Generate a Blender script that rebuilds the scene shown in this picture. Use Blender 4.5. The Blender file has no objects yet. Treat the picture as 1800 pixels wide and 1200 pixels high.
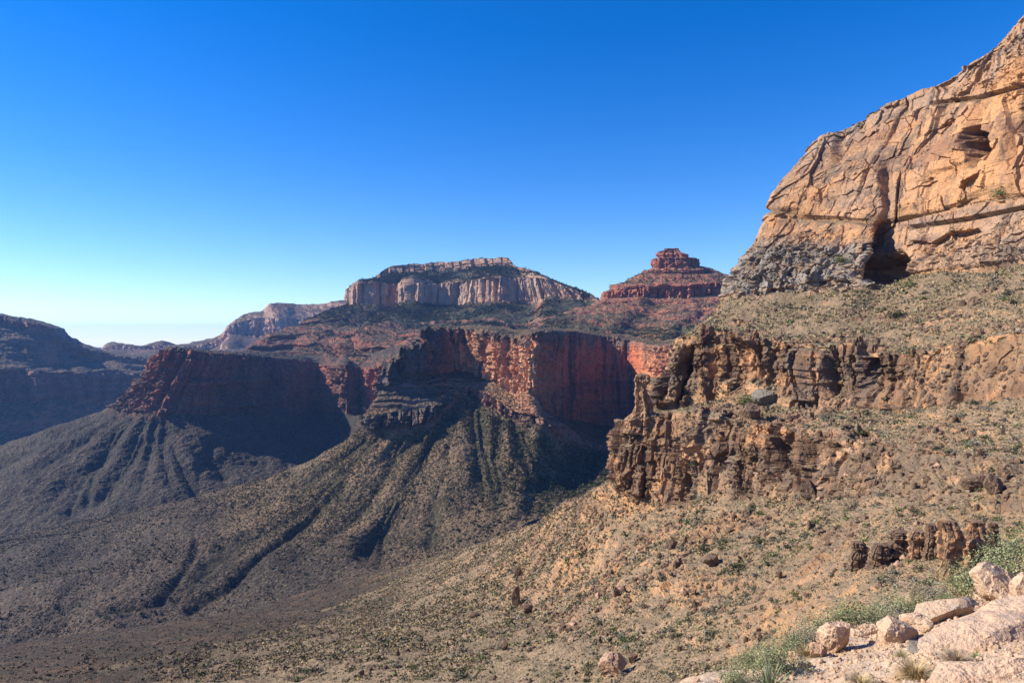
import bpy, math, random
import numpy as np
from mathutils import Vector

S = bpy.context.scene
COL = S.collection
R = math.radians
rng = np.random.default_rng(7)
random.seed(7)

# ------------------------------------------------------------------ camera, sky, sun, exposure
F, CX, CY = 1200.0, 900.0, 600.0            # focal length and centre in photo pixels (1800 x 1200)
cam = bpy.data.cameras.new("camera"); cam_ob = bpy.data.objects.new("camera", cam); COL.objects.link(cam_ob)
cam.sensor_width = 36.0; cam.lens = 36.0 * F / 1800.0
cam.clip_start = 0.1; cam.clip_end = 80000
cam_ob.location = (0, 0, 0); cam_ob.rotation_euler = (R(90), 0, 0)
S.camera = cam_ob

SUN_AZ, SUN_EL = 87.0, 35.0                 # degrees left of the view direction, degrees up
SUN_STRENGTH, SKY_STRENGTH, EXPOSURE = 5.0, 0.122, 0.74
world = bpy.data.worlds.new("World"); S.world = world; world.use_nodes = True
wt = world.node_tree; wt.nodes.clear()
sky = wt.nodes.new("ShaderNodeTexSky"); sky.sky_type = 'NISHITA'; sky.sun_disc = False
sky.sun_elevation = R(SUN_EL); sky.sun_rotation = R(-SUN_AZ)
sky.altitude = 1200; sky.air_density = 1.0; sky.dust_density = 0.0; sky.ozone_density = 3.0
hsv = wt.nodes.new("ShaderNodeHueSaturation"); hsv.inputs["Saturation"].default_value = 1.42; hsv.inputs["Hue"].default_value = 0.514
bg = wt.nodes.new("ShaderNodeBackground"); bg.inputs["Strength"].default_value = SKY_STRENGTH
wo = wt.nodes.new("ShaderNodeOutputWorld")
wt.links.new(sky.outputs[0], hsv.inputs["Color"]); wt.links.new(hsv.outputs[0], bg.inputs[0]); wt.links.new(bg.outputs[0], wo.inputs[0])

sun = bpy.data.lights.new("sun", 'SUN'); sun.energy = SUN_STRENGTH; sun.angle = R(0.5); sun.color = (1.0, 0.89, 0.73)
sun_ob = bpy.data.objects.new("sun", sun); COL.objects.link(sun_ob)
sdir = Vector((-math.sin(R(SUN_AZ)) * math.cos(R(SUN_EL)), math.cos(R(SUN_AZ)) * math.cos(R(SUN_EL)), math.sin(R(SUN_EL))))
sun_ob.rotation_euler = (-sdir).to_track_quat('-Z', 'Y').to_euler()
sun_ob.location = (-60, 20, 60)

S.view_settings.view_transform = 'Standard'; S.view_settings.look = 'None'
S.view_settings.exposure = EXPOSURE; S.view_settings.gamma = 1
S.view_settings.use_curve_mapping = False
S.render.engine = 'CYCLES'
S.cycles.use_denoising = True
S.cycles.max_bounces = 4; S.cycles.diffuse_bounces = 3; S.cycles.volume_bounces = 0

# ------------------------------------------------------------------ numpy noise
def _hash(ix, iy, iz, seed):
    h = (ix.astype(np.uint32) * np.uint32(374761393)) ^ (iy.astype(np.uint32) * np.uint32(668265263)) ^ (iz.astype(np.uint32) * np.uint32(2147483647 - 58)) ^ np.uint32((seed * 2654435761) & 0xffffffff)
    h = (h ^ (h >> np.uint32(13))) * np.uint32(1274126177)
    h = (h ^ (h >> np.uint32(16))) * np.uint32(2246822519)
    h = h ^ (h >> np.uint32(15))
    return h.astype(np.float32) * np.float32(1 / 4294967296.0)

def h1(i, seed=0):
    i = np.asarray(i).astype(np.int64)
    z = np.zeros_like(i)
    return _hash(i, z, z, seed)

def h2(i, j, seed=0):
    i = np.asarray(i).astype(np.int64); j = np.asarray(j).astype(np.int64)
    return _hash(i, j, np.zeros_like(i), seed)

def _fade(t): return t * t * t * (t * (t * 6 - 15) + 10)

def vnoise(x, y, z, seed=0):
    x = np.asarray(x, np.float32); y = np.asarray(y, np.float32) + x * 0; z = np.asarray(z, np.float32) + x * 0
    fx, fy, fz = np.floor(x), np.floor(y), np.floor(z)
    ix, iy, iz = fx.astype(np.int64), fy.astype(np.int64), fz.astype(np.int64)
    u, v, w = _fade(x - fx), _fade(y - fy), _fade(z - fz)
    def c(a, b, d): return _hash(ix + a, iy + b, iz + d, seed)
    x00 = c(0,0,0) * (1-u) + c(1,0,0) * u; x10 = c(0,1,0) * (1-u) + c(1,1,0) * u
    x01 = c(0,0,1) * (1-u) + c(1,0,1) * u; x11 = c(0,1,1) * (1-u) + c(1,1,1) * u
    return ((x00 * (1-v) + x10 * v) * (1-w) + (x01 * (1-v) + x11 * v) * w) * 2 - 1     # -1..1

def fbm(x, y, z, octv=4, seed=0, gain=0.5):
    a, t, f = 1.0, 0, 1.0
    for k in range(octv):
        t = t + a * vnoise(x * f + 13.7 * k, y * f - 7.1 * k, z * f + 3.3 * k, seed + k)
        a *= gain; f *= 2.03
    return t

def n1(x, seed=0): return vnoise(x, x * 0 + 0.37, x * 0 + 0.71, seed)

def sstep(a, b, x):
    t = np.clip((x - a) / (b - a), 0, 1)
    return t * t * (3 - 2 * t)

def cells(t, seed, sharp=0.12):
    """random plateaus along t, joined by steep risers; returns value 0..1, groove 0..1 at the joints and the cell's number"""
    t = t + 0.35 * n1(t * 0.9, seed + 91)
    i = np.floor(t); f = t - i
    a, b = h1(i, seed), h1(i + 1, seed)
    k = sstep(1 - sharp, 1, f)
    g = np.maximum(sstep(1 - sharp * 1.6, 1 - sharp * .4, f), 1 - sstep(0, sharp * .8, f))
    return a * (1 - k) + b * k, g, i

def blocks(s, z, w, h, seed, sharp=0.12):
    """a jointed cliff face: columns about w wide, cut across every h or so; value 0..1"""
    v1, g1, i = cells(s / w, seed, sharp)
    zz = z / h + h1(i, seed + 5) * 7
    zz = zz + 0.25 * n1(zz * 0.8, seed + 7)
    j = np.floor(zz); f = zz - j
    a, b = h2(i, j, seed + 3), h2(i, j + 1, seed + 3)
    k = sstep(1 - sharp, 1, f)
    return 0.55 * v1 + 0.45 * (a * (1 - k) + b * k), g1

def strata(z, th, seed):
    """beds of unequal hardness: 0..1 against height"""
    a, _, _ = cells(z / th, seed, 0.25)
    b, _, _ = cells(z / (th * .37), seed + 1, 0.25)
    return 0.65 * a + 0.35 * b

def facets(x, y, z, sc, seed, tilt=1.0, mask=None):
    """angular broken rock: cells with flat faces, each set back and tilted at random; about -1..1"""
    shape = x.shape
    sel = np.ones(shape, bool) if mask is None else mask > .01
    X, Y, Z = (x[sel] / sc).astype(np.float32), (y[sel] / sc).astype(np.float32), (z[sel] / sc).astype(np.float32)
    bx, by, bz = np.floor(X - .5), np.floor(Y - .5), np.floor(Z - .5)
    best = np.full(X.shape, 1e9, np.float32); val = np.zeros_like(X)
    for dx in (0, 1):
        for dy in (0, 1):
            for dz in (0, 1):
                ix, iy, iz = (bx + dx).astype(np.int64), (by + dy).astype(np.int64), (bz + dz).astype(np.int64)
                ox = X - (ix + .15 + .7 * _hash(ix, iy, iz, seed)); oy = Y - (iy + .15 + .7 * _hash(ix, iy, iz, seed + 1)); oz = Z - (iz + .15 + .7 * _hash(ix, iy, iz, seed + 2))
                d = ox * ox + oy * oy + oz * oz
                v = (_hash(ix, iy, iz, seed + 3) - .5) * 1.3 + tilt * (ox * (_hash(ix, iy, iz, seed + 4) - .5) + oy * (_hash(ix, iy, iz, seed + 5) - .5) + oz * (_hash(ix, iy, iz, seed + 6) - .5)) * 2.2
                k = d < best
                best = np.where(k, d, best); val = np.where(k, v, val)
    out = np.zeros(shape); out[sel] = val
    return out

# ------------------------------------------------------------------ from a photo point and a distance to a place
def P(px, py, d): return np.array([(px - CX) / F * d, d, (CY - py) / F * d])
def to_pts(grid):
    out = []
    for row in grid:
        out.append([np.array(c[1:], float) if c[0] == 'w' else P(*c) for c in row])
    return np.array(out)
def pix(V):
    y = np.maximum(V[..., 1], 0.5)
    return CX + V[..., 0] / y * F, CY - V[..., 2] / y * F

def cr_eval(pts, tk, t):
    """cubic Hermite through pts (n, ...) at knots tk, Catmull-Rom tangents limited against overshoot"""
    n = len(tk)
    m = np.zeros_like(pts)
    sl = (pts[1:] - pts[:-1]) / (tk[1:] - tk[:-1])[(...,) + (None,) * (pts.ndim - 1)]
    m[0], m[-1] = sl[0], sl[-1]
    m[1:-1] = 0.5 * (sl[1:] + sl[:-1])
    i = np.clip(np.searchsorted(tk, t, side='right') - 1, 0, n - 2)
    sh = (...,) + (None,) * (pts.ndim - 1)
    hh = (tk[i + 1] - tk[i])[sh]
    u = ((t - tk[i]) / (tk[i + 1] - tk[i]))[sh]
    p0, p1, m0, m1 = pts[i], pts[i + 1], m[i] * hh, m[i + 1] * hh
    lim = np.abs(p1 - p0) * 1.6 + 1e-6
    m0 = np.clip(m0, -lim, lim); m1 = np.clip(m1, -lim, lim)
    return (2*u**3 - 3*u**2 + 1) * p0 + (u**3 - 2*u**2 + u) * m0 + (-2*u**3 + 3*u**2) * p1 + (u**3 - u**2) * m1

class Loft:
    """a landform: columns of control points swept along its strike. rows: kinds of the bands between rows ('c' cliff, 's' slope)"""
    def __init__(self, cols, bands, step=2.0, sharp=None, vstep=None, umax=1500, smooth_cols=True):
        G = np.array([to_pts([c])[0] for c in cols])            # C x Rr x 3
        G = G.transpose(1, 0, 2)                                 # Rr x C x 3
        Rr, C = G.shape[:2]
        self.bands = bands
        px, py = pix(G)
        onx = np.clip(px, -60, 1860); ony = np.clip(py, 0, 1260)
        du = np.maximum(np.hypot(np.diff(onx, axis=1), np.diff(ony, axis=1)).mean(0), np.linalg.norm(np.diff(G, axis=1), axis=2).mean(0) / G[..., 1].mean() * 150)
        du = np.maximum(du, 4)
        tk = np.concatenate([[0], np.cumsum(du)])
        nu = int(min(umax, max(8, tk[-1] / step)))
        tu = np.linspace(0, tk[-1], nu)
        Gu = cr_eval(G.transpose(1, 0, 2), tk, tu)               # nu x Rr x 3
        if not smooth_cols:
            Gu = np.stack([[np.interp(tu, tk, G[r, :, k]) for k in range(3)] for r in range(Rr)]).transpose(2, 0, 1)
        Gu = Gu.transpose(1, 0, 2)                               # Rr x nu x 3
        self.tcol = np.interp(tu, tk, np.arange(C))
        # rows
        vs = []; bi = []
        px, py = pix(Gu)
        px = np.clip(px, -60, 1860); py = np.clip(py, -30, 1260)
        for b in range(Rr - 1):
            L = np.percentile(np.hypot(px[b+1] - px[b], py[b+1] - py[b]), 85)
            n = int(np.clip(L / (vstep or step), 6, 700))
            vs.append(b + np.arange(n) / n)
        vs.append([Rr - 1.0])
        tv = np.concatenate(vs)
        sharp = sharp or [True] * Rr
        tkr = np.arange(Rr, dtype=float)
        sl = Gu[1:] - Gu[:-1]
        V = np.zeros((len(tv), nu, 3))
        for k, t in enumerate(tv):
            i = min(int(t), Rr - 2); u = t - i
            p0, p1 = Gu[i], Gu[i + 1]
            li = np.linalg.norm(sl[i], axis=1, keepdims=True)
            def bl(a):
                la = np.linalg.norm(sl[a], axis=1, keepdims=True)
                dr = sl[a] / la + sl[i] / li
                return dr / (np.linalg.norm(dr, axis=1, keepdims=True) + 1e-9) * np.minimum(li, 3 * la)
            m0 = sl[i] if sharp[i] or i == 0 else bl(i - 1)
            m1 = sl[i] if sharp[i + 1] or i + 2 >= Rr else bl(i + 1)
            V[k] = (2*u**3 - 3*u**2 + 1) * p0 + (u**3 - 2*u**2 + u) * m0 + (-2*u**3 + 3*u**2) * p1 + (u**3 - u**2) * m1
        self.V, self.tv, self.nu, self.nv, self.Gu = V, tv, nu, len(tv), Gu
        cliff_rows = sorted({r for b, k in enumerate(bands) if k == 'c' for r in (b, b + 1)}) or list(range(Rr))
        dS = np.linalg.norm(np.diff(Gu[cliff_rows], axis=1)[..., :2], axis=2).mean(0)
        self.s = np.broadcast_to(np.concatenate([[0], np.cumsum(dS)])[None, :], V.shape[:2]).copy()
        self.frames()
    def along(self, r):
        """metres along the strike, measured on row r"""
        d = np.linalg.norm(np.diff(self.Gu[r], axis=0)[:, :2], axis=1)
        return np.broadcast_to(np.concatenate([[0], np.cumsum(d)])[None, :], self.V.shape[:2])
    def frames(self):
        V = self.V
        du = np.gradient(V, axis=1); dv = np.gradient(V, axis=0)
        N = np.cross(du, dv); N /= np.linalg.norm(N, axis=2, keepdims=True) + 1e-9
        if np.median(N[..., 2]) < 0: N = -N
        self.N = N
        H = N.copy(); H[..., 2] *= 0.15
        self.H = H / (np.linalg.norm(H, axis=2, keepdims=True) + 1e-9)
    def mask(self, wob=0.0, scale=40.0, seed=3, soft=0.06, kind='c'):
        """1 on the cliff bands with ragged edges"""
        t = self.tv[:, None] + np.zeros((1, self.nu))
        if wob:
            t = t + wob * fbm(self.V[..., 0] / scale, self.V[..., 1] / scale, self.V[..., 2] / scale, 4, seed)
        m = np.zeros_like(t)
        for b, k in enumerate(self.bands):
            if k == kind:
                m = np.maximum(m, sstep(b - soft, b + soft, t) * (1 - sstep(b + 1 - soft, b + 1 + soft, t)))
        return m
    def push(self, amt, along='H'):
        self.V = self.V + (self.H if along == 'H' else self.N) * np.asarray(amt)[..., None]
    def lines(self, polys, width, falloff=2.0):
        """1 on the photo polylines (px, py), falling to 0 at width pixels"""
        px, py = pix(self.V)
        best = np.full(px.shape, 1e9)
        for pl in polys:
            for (x0, y0), (x1, y1) in zip(pl[:-1], pl[1:]):
                dx, dy = x1 - x0, y1 - y0
                t = np.clip(((px - x0) * dx + (py - y0) * dy) / (dx*dx + dy*dy + 1e-9), 0, 1)
                best = np.minimum(best, np.hypot(px - x0 - t * dx, py - y0 - t * dy))
        return np.clip(1 - best / width, 0, 1) ** falloff

LOFTS = {}
def link_mesh(name, verts, faces, mat, parent=None, smooth=False, attrs=None, colattr=None):
    me = bpy.data.meshes.new(name)
    verts = np.asarray(verts, np.float32).reshape(-1, 3)
    faces = np.asarray(faces, np.int32)
    k = faces.shape[1]
    me.vertices.add(len(verts)); me.vertices.foreach_set("co", verts.ravel())
    me.loops.add(faces.size); me.loops.foreach_set("vertex_index", faces.ravel())
    me.polygons.add(len(faces)); me.polygons.foreach_set("loop_start", np.arange(0, faces.size, k, dtype=np.int32))
    me.polygons.foreach_set("use_smooth", np.full(len(faces), smooth, dtype=bool))
    me.update(calc_edges=True)
    for an, av in (attrs or {}).items():
        a = me.attributes.new(an, 'FLOAT', 'POINT'); a.data.foreach_set("value", np.asarray(av, np.float32).ravel())
    if colattr is not None:
        a = me.attributes.new("tint", 'FLOAT_COLOR', 'POINT')
        c = np.ones((len(verts), 4), np.float32); c[:, :3] = colattr
        a.data.foreach_set("color", c.ravel())
    if mat: me.materials.append(mat)
    ob = bpy.data.objects.new(name, me); COL.objects.link(ob)
    if parent: ob.parent = parent
    return ob

def tag(o, label=None, cat=None, group=None, kind=None):
    if label: o["label"] = label
    if cat: o["category"] = cat
    if group: o["group"] = group
    if kind: o["kind"] = kind
    return o

def grid_faces(nv, nu):
    a = np.arange(nv * nu).reshape(nv, nu)
    return np.stack([a[:-1, :-1], a[1:, :-1], a[1:, 1:], a[:-1, 1:]], -1).reshape(-1, 4)

def finish(L, name, mat, label, cat, cliff, veg=None, kind='structure', smooth=False, **extra):
    f = grid_faces(L.nv, L.nu)
    v = L.V
    n = np.cross(v[1, 1] - v[0, 1], v[1, 1] - v[1, 0])
    # consistent orientation: flip so that most faces look up
    A = v[:-1, :-1].reshape(-1, 3); B = v[1:, :-1].reshape(-1, 3); Cc = v[:-1, 1:].reshape(-1, 3)
    nz = np.cross(B - A, Cc - A)[:, 2]
    if np.sum(nz) < 0: f = f[:, ::-1]
    ob = link_mesh(name, v.reshape(-1, 3), f, mat, smooth=smooth, attrs={"cliff": cliff, "veg": veg if veg is not None else np.zeros(v.shape[:2]), **{k: np.broadcast_to(a, v.shape[:2]) for k, a in extra.items()}})
    tag(ob, label, cat, kind=kind)
    L.cliff = cliff; LOFTS[name] = L
    return ob

# ------------------------------------------------------------------ node materials
class NB:
    def __init__(self, name):
        self.m = bpy.data.materials.new(name); self.m.use_nodes = True
        self.t = self.m.node_tree; self.t.nodes.clear()
    def n(self, kind, **kw):
        nd = self.t.nodes.new(kind)
        for k, v in kw.items(): setattr(nd, k, v)
        return nd
    def l(self, a, b): self.t.links.new(a, b)
    def inp(self, sock, v):
        if hasattr(v, 'is_output'): self.l(v, sock)
        else: sock.default_value = v
    def math(self, op, a, b=0.0, clamp=False):
        nd = self.n("ShaderNodeMath", operation=op, use_clamp=clamp); self.inp(nd.inputs[0], a); self.inp(nd.inputs[1], b); return nd.outputs[0]
    def ramp(self, x, a, b, lo=0.0, hi=1.0):
        nd = self.n("ShaderNodeMapRange", interpolation_type='SMOOTHSTEP')
        self.inp(nd.inputs[0], x); self.inp(nd.inputs[1], a); self.inp(nd.inputs[2], b); self.inp(nd.inputs[3], lo); self.inp(nd.inputs[4], hi); return nd.outputs[0]
    def mix(self, f, a, b, mode='MIX'):
        nd = self.n("ShaderNodeMix", data_type='RGBA', blend_type=mode)
        self.inp(nd.inputs[0], f)
        for s, v in ((nd.inputs[6], a), (nd.inputs[7], b)):
            if hasattr(v, 'is_output'): self.l(v, s)
            else: s.default_value = (*v, 1)
        return nd.outputs[2]
    def pos(self): return self.n("ShaderNodeTexCoord").outputs["Object"]
    def scaled(self, v, sc):
        nd = self.n("ShaderNodeVectorMath", operation='MULTIPLY'); self.l(v, nd.inputs[0]); nd.inputs[1].default_value = sc; return nd.outputs[0]
    def noise(self, v, scale, detail=4.0, rough=0.55, dist=0.0):
        nd = self.n("ShaderNodeTexNoise"); self.l(v, nd.inputs["Vector"]); nd.inputs["Scale"].default_value = scale
        nd.inputs["Detail"].default_value = detail; nd.inputs["Roughness"].default_value = rough; nd.inputs["Distortion"].default_value = dist
        return nd.outputs["Fac"]
    def voro(self, v, scale, out="Distance", rnd=1.0):
        nd = self.n("ShaderNodeTexVoronoi"); self.l(v, nd.inputs["Vector"]); nd.inputs["Scale"].default_value = scale; nd.inputs["Randomness"].default_value = rnd
        return nd.outputs[out]
    def attr(self, name, out="Fac"):
        nd = self.n("ShaderNodeAttribute", attribute_name=name); return nd.outputs[out]
    def done(self, col, rough=0.9, bump=None, dist=1.0, strength=1.0, spec=0.15, trans=None):
        b = self.n("ShaderNodeBsdfPrincipled"); o = self.n("ShaderNodeOutputMaterial")
        self.inp(b.inputs["Base Color"], col if hasattr(col, 'is_output') else (*col, 1)); self.inp(b.inputs["Roughness"], rough)
        b.inputs["Specular IOR Level"].default_value = spec
        if bump is not None:
            bn = self.n("ShaderNodeBump"); self.l(bump, bn.inputs["Height"]); bn.inputs["Distance"].default_value = dist; bn.inputs["Strength"].default_value = strength
            self.l(bn.outputs[0], b.inputs["Normal"])
        self.l(b.outputs[0], o.inputs[0])
        return self.m

def terrain_mat(name, unit, rock, rock2, band, stain, soil, soil2, vegc, veg_amount=0.5, stain_amt=0.5, band_h=0.06, veg_size=1.6, bump=1.0, stone=(.4, .3, .22), stone_amt=.25,
                fresh=None, fresh_amt=0.0, alt=None, grey=(.24, .22, .20), low=None):
    """unit: metres of one fine feature here. Rock where the land is steep, stony soil with plants where it lies.
    Point attributes: cliff (rock / forced soil when negative), veg (denser plants), alt and grey (other kinds of rock), low (valley soil)"""
    b = NB(name); p = b.pos()
    nz = b.n("ShaderNodeSeparateXYZ"); g = b.n("ShaderNodeNewGeometry"); b.l(g.outputs["Normal"], nz.inputs[0])
    big = b.noise(p, .012 / unit, 5, .6); mid = b.noise(p, .06 / unit, 5, .6); fine = b.noise(p, .35 / unit, 4, .65)
    pz = b.scaled(p, (.05, .05, 1.0))
    bands = b.noise(pz, band_h / unit, 4, .7)
    ps = b.scaled(p, (1.0, 1.0, .07))
    streak = b.noise(ps, .11 / unit, 5, .65, .3)
    c = b.mix(b.ramp(big, .40, .60), rock, rock2)
    c = b.mix(b.ramp(bands, .50, .66), c, band)
    if alt is not None:
        c2 = b.mix(b.ramp(mid, .36, .62), alt[0], alt[1])
        if len(alt) > 2: c2 = b.mix(b.ramp(b.math('ADD', mid, b.math('MULTIPLY', streak, .5)), .80, .90), c2, alt[2])
        c2 = b.mix(b.ramp(bands, .52, .68, 0, .5), c2, band)
        c = b.mix(b.attr("alt"), c, c2)
    c = b.mix(b.math('MULTIPLY', b.attr("grey"), b.ramp(b.math('ADD', mid, b.math('MULTIPLY', big, .5)), .55, .80, .35, 1.0)), c, grey)
    c = b.mix(b.math('MULTIPLY', b.ramp(b.math('ADD', streak, b.math('MULTIPLY', big, .6)), .78, .92), stain_amt), c, stain)
    if fresh is not None:
        c = b.mix(b.math('MULTIPLY', b.ramp(b.math('ADD', mid, b.math('MULTIPLY', streak, .5)), .80, .95), fresh_amt), c, fresh)
    c = b.mix(b.ramp(fine, .30, .72, .0, .5), c, b.mix(.5, c, (.05, .035, .03)))
    # soil
    s = b.mix(b.ramp(mid, .38, .62), soil, soil2)
    if low is not None: s = b.mix(b.attr("low"), s, b.mix(b.ramp(b.math('ADD', mid, big), .98, 1.16), low[0], low[1]))
    s = b.mix(b.math('MULTIPLY', b.ramp(b.noise(p, .8 / unit, 3, .6), .56, .64), stone_amt), s, stone)
    wv = b.n("ShaderNodeTexNoise"); b.l(p, wv.inputs["Vector"]); wv.inputs["Scale"].default_value = .9 / unit; wv.inputs["Detail"].default_value = 2
    sc = b.n("ShaderNodeVectorMath", operation='MULTIPLY_ADD'); b.l(wv.outputs["Color"], sc.inputs[0]); sc.inputs[1].default_value = (1.3 * unit,) * 3; b.l(p, sc.inputs[2])
    vo = b.voro(sc.outputs[0], 1.0 / (veg_size * unit))
    patch = b.noise(p, .03 / unit, 3, .6)
    clump = b.math('ADD', b.math('ADD', b.math('MULTIPLY', vo, -1.0), .25 + veg_amount * .45), b.math('ADD', b.math('MULTIPLY', b.math('SUBTRACT', patch, .5), .9), b.math('MULTIPLY', b.attr("veg"), .5)))
    plants = b.ramp(clump, -.06, .16)
    vc = b.mix(b.ramp(b.noise(p, .25 / unit, 2, .6), .35, .65), vegc, tuple(v * 1.6 + .01 for v in vegc))
    if low is not None: vc = b.mix(b.attr("low"), vc, tuple(v * .75 for v in low[0]))
    s = b.mix(plants, s, vc)
    steep = b.ramp(nz.outputs[2], .80, .52)
    rk = b.math('MAXIMUM', b.math('MULTIPLY', b.attr("cliff"), b.ramp(nz.outputs[2], .93, .72)), b.math('ADD', b.math('MULTIPLY', steep, .85), b.math('MINIMUM', b.attr("cliff"), 0.0)), True)
    col = b.mix(rk, s, c)
    h1_ = b.math('ADD', b.math('MULTIPLY', fine, 1.0), b.math('MULTIPLY', mid, 2.0))
    h1_ = b.math('ADD', h1_, b.math('MULTIPLY', bands, .6))
    h2_ = b.math('ADD', b.math('MULTIPLY', fine, .9), b.math('MULTIPLY', plants, .6))
    hm = b.n("ShaderNodeMix", data_type='FLOAT'); b.l(rk, hm.inputs[0]); b.l(h2_, hm.inputs[2]); b.l(h1_, hm.inputs[3])
    return b.done(col, .92, hm.outputs[0], unit * 1.6 * bump, .9)

M = {}
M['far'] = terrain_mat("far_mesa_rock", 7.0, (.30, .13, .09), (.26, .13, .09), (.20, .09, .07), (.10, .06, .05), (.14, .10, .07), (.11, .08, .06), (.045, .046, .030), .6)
M['coconino'] = terrain_mat("pale_cliff_and_red_ledges", 5.0, (.60, .385, .25), (.50, .30, .19), (.42, .24, .16), (.16, .12, .105), (.15, .092, .06), (.11, .076, .052), (.034, .037, .022), .5, .45,
                            alt=((.34, .115, .065), (.20, .085, .06)), grey=(.30, .27, .24))
M['supai'] = terrain_mat("red_ledge_slope", 3.5, (.42, .15, .09), (.34, .13, .085), (.26, .10, .07), (.10, .07, .06), (.24, .13, .085), (.19, .13, .08), (.050, .052, .030), .45, .3, alt=((.3, .24, .18), (.2, .17, .14)))
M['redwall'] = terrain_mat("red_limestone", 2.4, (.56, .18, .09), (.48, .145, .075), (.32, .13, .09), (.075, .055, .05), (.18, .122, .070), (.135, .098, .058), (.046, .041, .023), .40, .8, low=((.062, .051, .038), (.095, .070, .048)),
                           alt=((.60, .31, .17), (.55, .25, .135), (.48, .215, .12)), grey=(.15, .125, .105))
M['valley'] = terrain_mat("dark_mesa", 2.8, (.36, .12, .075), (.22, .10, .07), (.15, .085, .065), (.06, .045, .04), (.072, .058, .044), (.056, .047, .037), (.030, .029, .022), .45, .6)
M['hill'] = terrain_mat("tan_hillside", .55, (.54, .285, .13), (.46, .265, .145), (.30, .16, .095), (.15, .115, .09), (.235, .17, .105), (.20, .152, .094), (.125, .108, .064), .18, .75, veg_size=.9, bump=.8, stone=(.36, .28, .21), stone_amt=.5,
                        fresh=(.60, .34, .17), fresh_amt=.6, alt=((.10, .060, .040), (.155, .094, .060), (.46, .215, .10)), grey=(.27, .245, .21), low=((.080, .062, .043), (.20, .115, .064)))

# ------------------------------------------------------------------ the land
# the ground sheet that lies under everything and reaches the horizon
def ground_sheet():
    r = np.concatenate([np.linspace(0, 3000, 30)[1:], np.geomspace(3300, 17000, 14)])
    a = np.linspace(0, 2 * np.pi, 73)
    RR, AA = np.meshgrid(r, a, indexing='ij')
    X, Y = RR * np.sin(AA), RR * np.cos(AA)
    Z = -395 - 40 * (RR / 3000) + 12 * fbm(X / 500, Y / 500, X * 0, 3, 5)
    Z = np.where(RR > 4000, -450 - (RR - 4000) * .003, Z)
    ob = link_mesh("ground", np.stack([X, Y, Z], -1).reshape(-1, 3), grid_faces(*X.shape)[:, ::-1], M['valley'], smooth=True, attrs={"cliff": X * 0, "veg": X * 0})
    tag(ob, "dark flat canyon floor far below the slopes", "ground", kind='structure')
ground_sheet()

def disp_cliffs(L, m, sc, amp, seed, th=1.0, flute=1.0):
    s, z = L.s, L.V[..., 2]
    x, y = L.V[..., 0], L.V[..., 1]
    wob = fbm(x / (sc * 2), y / (sc * 2), z / (sc * 5), 3, seed + 40)
    b1, g1 = blocks(s + wob * sc * .35, z, sc, sc * 5, seed)
    b2, g2 = blocks(s + wob * sc * .2, z + wob * sc * .1, sc * .42, sc * .9, seed + 11)
    b3, g3 = blocks(s + wob * sc * .1, z, sc * .17, sc * .3, seed + 23)
    st = strata(z + wob * sc * .06, sc * .35 * th, seed + 31)
    d = (b1 - .5) * 1.0 * flute + (b2 - .5) * .5 * flute + (b3 - .5) * .22 + (st - .5) * .32 - .45 * g1 * flute - .16 * g2
    d += .12 * fbm(x / (sc * .35), y / (sc * .35), z / (sc * .35), 4, seed + 50) + .30 * facets(x, y, z * .7, sc * .45, seed + 60, 1.0, m) + .13 * facets(x, y, z, sc * .17, seed + 70, 1.0, m)
    L.push(d * amp * m)
    return d

def rough(L, m, sc, amp, seed, octv=5):
    x, y, z = L.V[..., 0], L.V[..., 1], L.V[..., 2]
    L.push(amp * fbm(x / sc, y / sc, z / sc, octv, seed, .55) * m, 'N')

# --- far blue ridge
L = Loft([[(40, 616, 13500), (40, 613, 12500), (40, 640, 12000)], [(150, 616, 13500), (150, 612, 12500), (150, 640, 12000)], [(185, 616, 13500), (185, 611, 12500), (185, 640, 12000)], [(260, 616, 13500), (260, 612, 12500), (260, 640, 12000)]], 'ss', 3)
rough(L, 1, 600, 25, 3)
finish(L, "distant_ridge", M['far'], "thin blue ridge showing low in the gap on the horizon", "ridge", L.mask())

# --- background rim behind, long plateau with a pale cliff band
tops = [(170, 640, 4300), (185, 608, 4300), (200, 603, 4300), (260, 606, 4300), (285, 599, 4300), (312, 605, 4300), (345, 601, 4350), (390, 585, 4400), (405, 570, 4400), (435, 553, 4450), (462, 547, 4450), (476, 533, 4450), (520, 534, 4500), (560, 534, 4500), (600, 530, 4500), (700, 528, 4500)]
ct =   [642, 611, 607, 609, 606, 609, 607, 594, 574, 562, 557, 558, 560, 561, 560, 558]
cb =   [645, 616, 613, 613, 613, 615, 615, 605, 590, 588, 588, 589, 588, 586, 585, 585]
cols = []
for (x, y, d), a, b_ in zip(tops, ct, cb):
    cols.append([(x, y + 4, d + 900), (x, y, d), (x, a, d - 50 - 60 * (a - y > 12)), (x + 2, b_, d - 75 - 60 * (a - y > 12)), (x - 8, 625 if x > 170 else 650, d - 500), (x - 20, 665, d - 900)])
L = Loft(cols, 'sscss', 1.8)
m = L.mask(.08, 200)
disp_cliffs(L, m, 70, 38, 5)
rough(L, 1 - m, 160, 14, 8)
finish(L, "background_mesa", M['coconino'], "long hazy blue plateau with a pale cliff band, behind the other mesas", "mesa", m)

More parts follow.
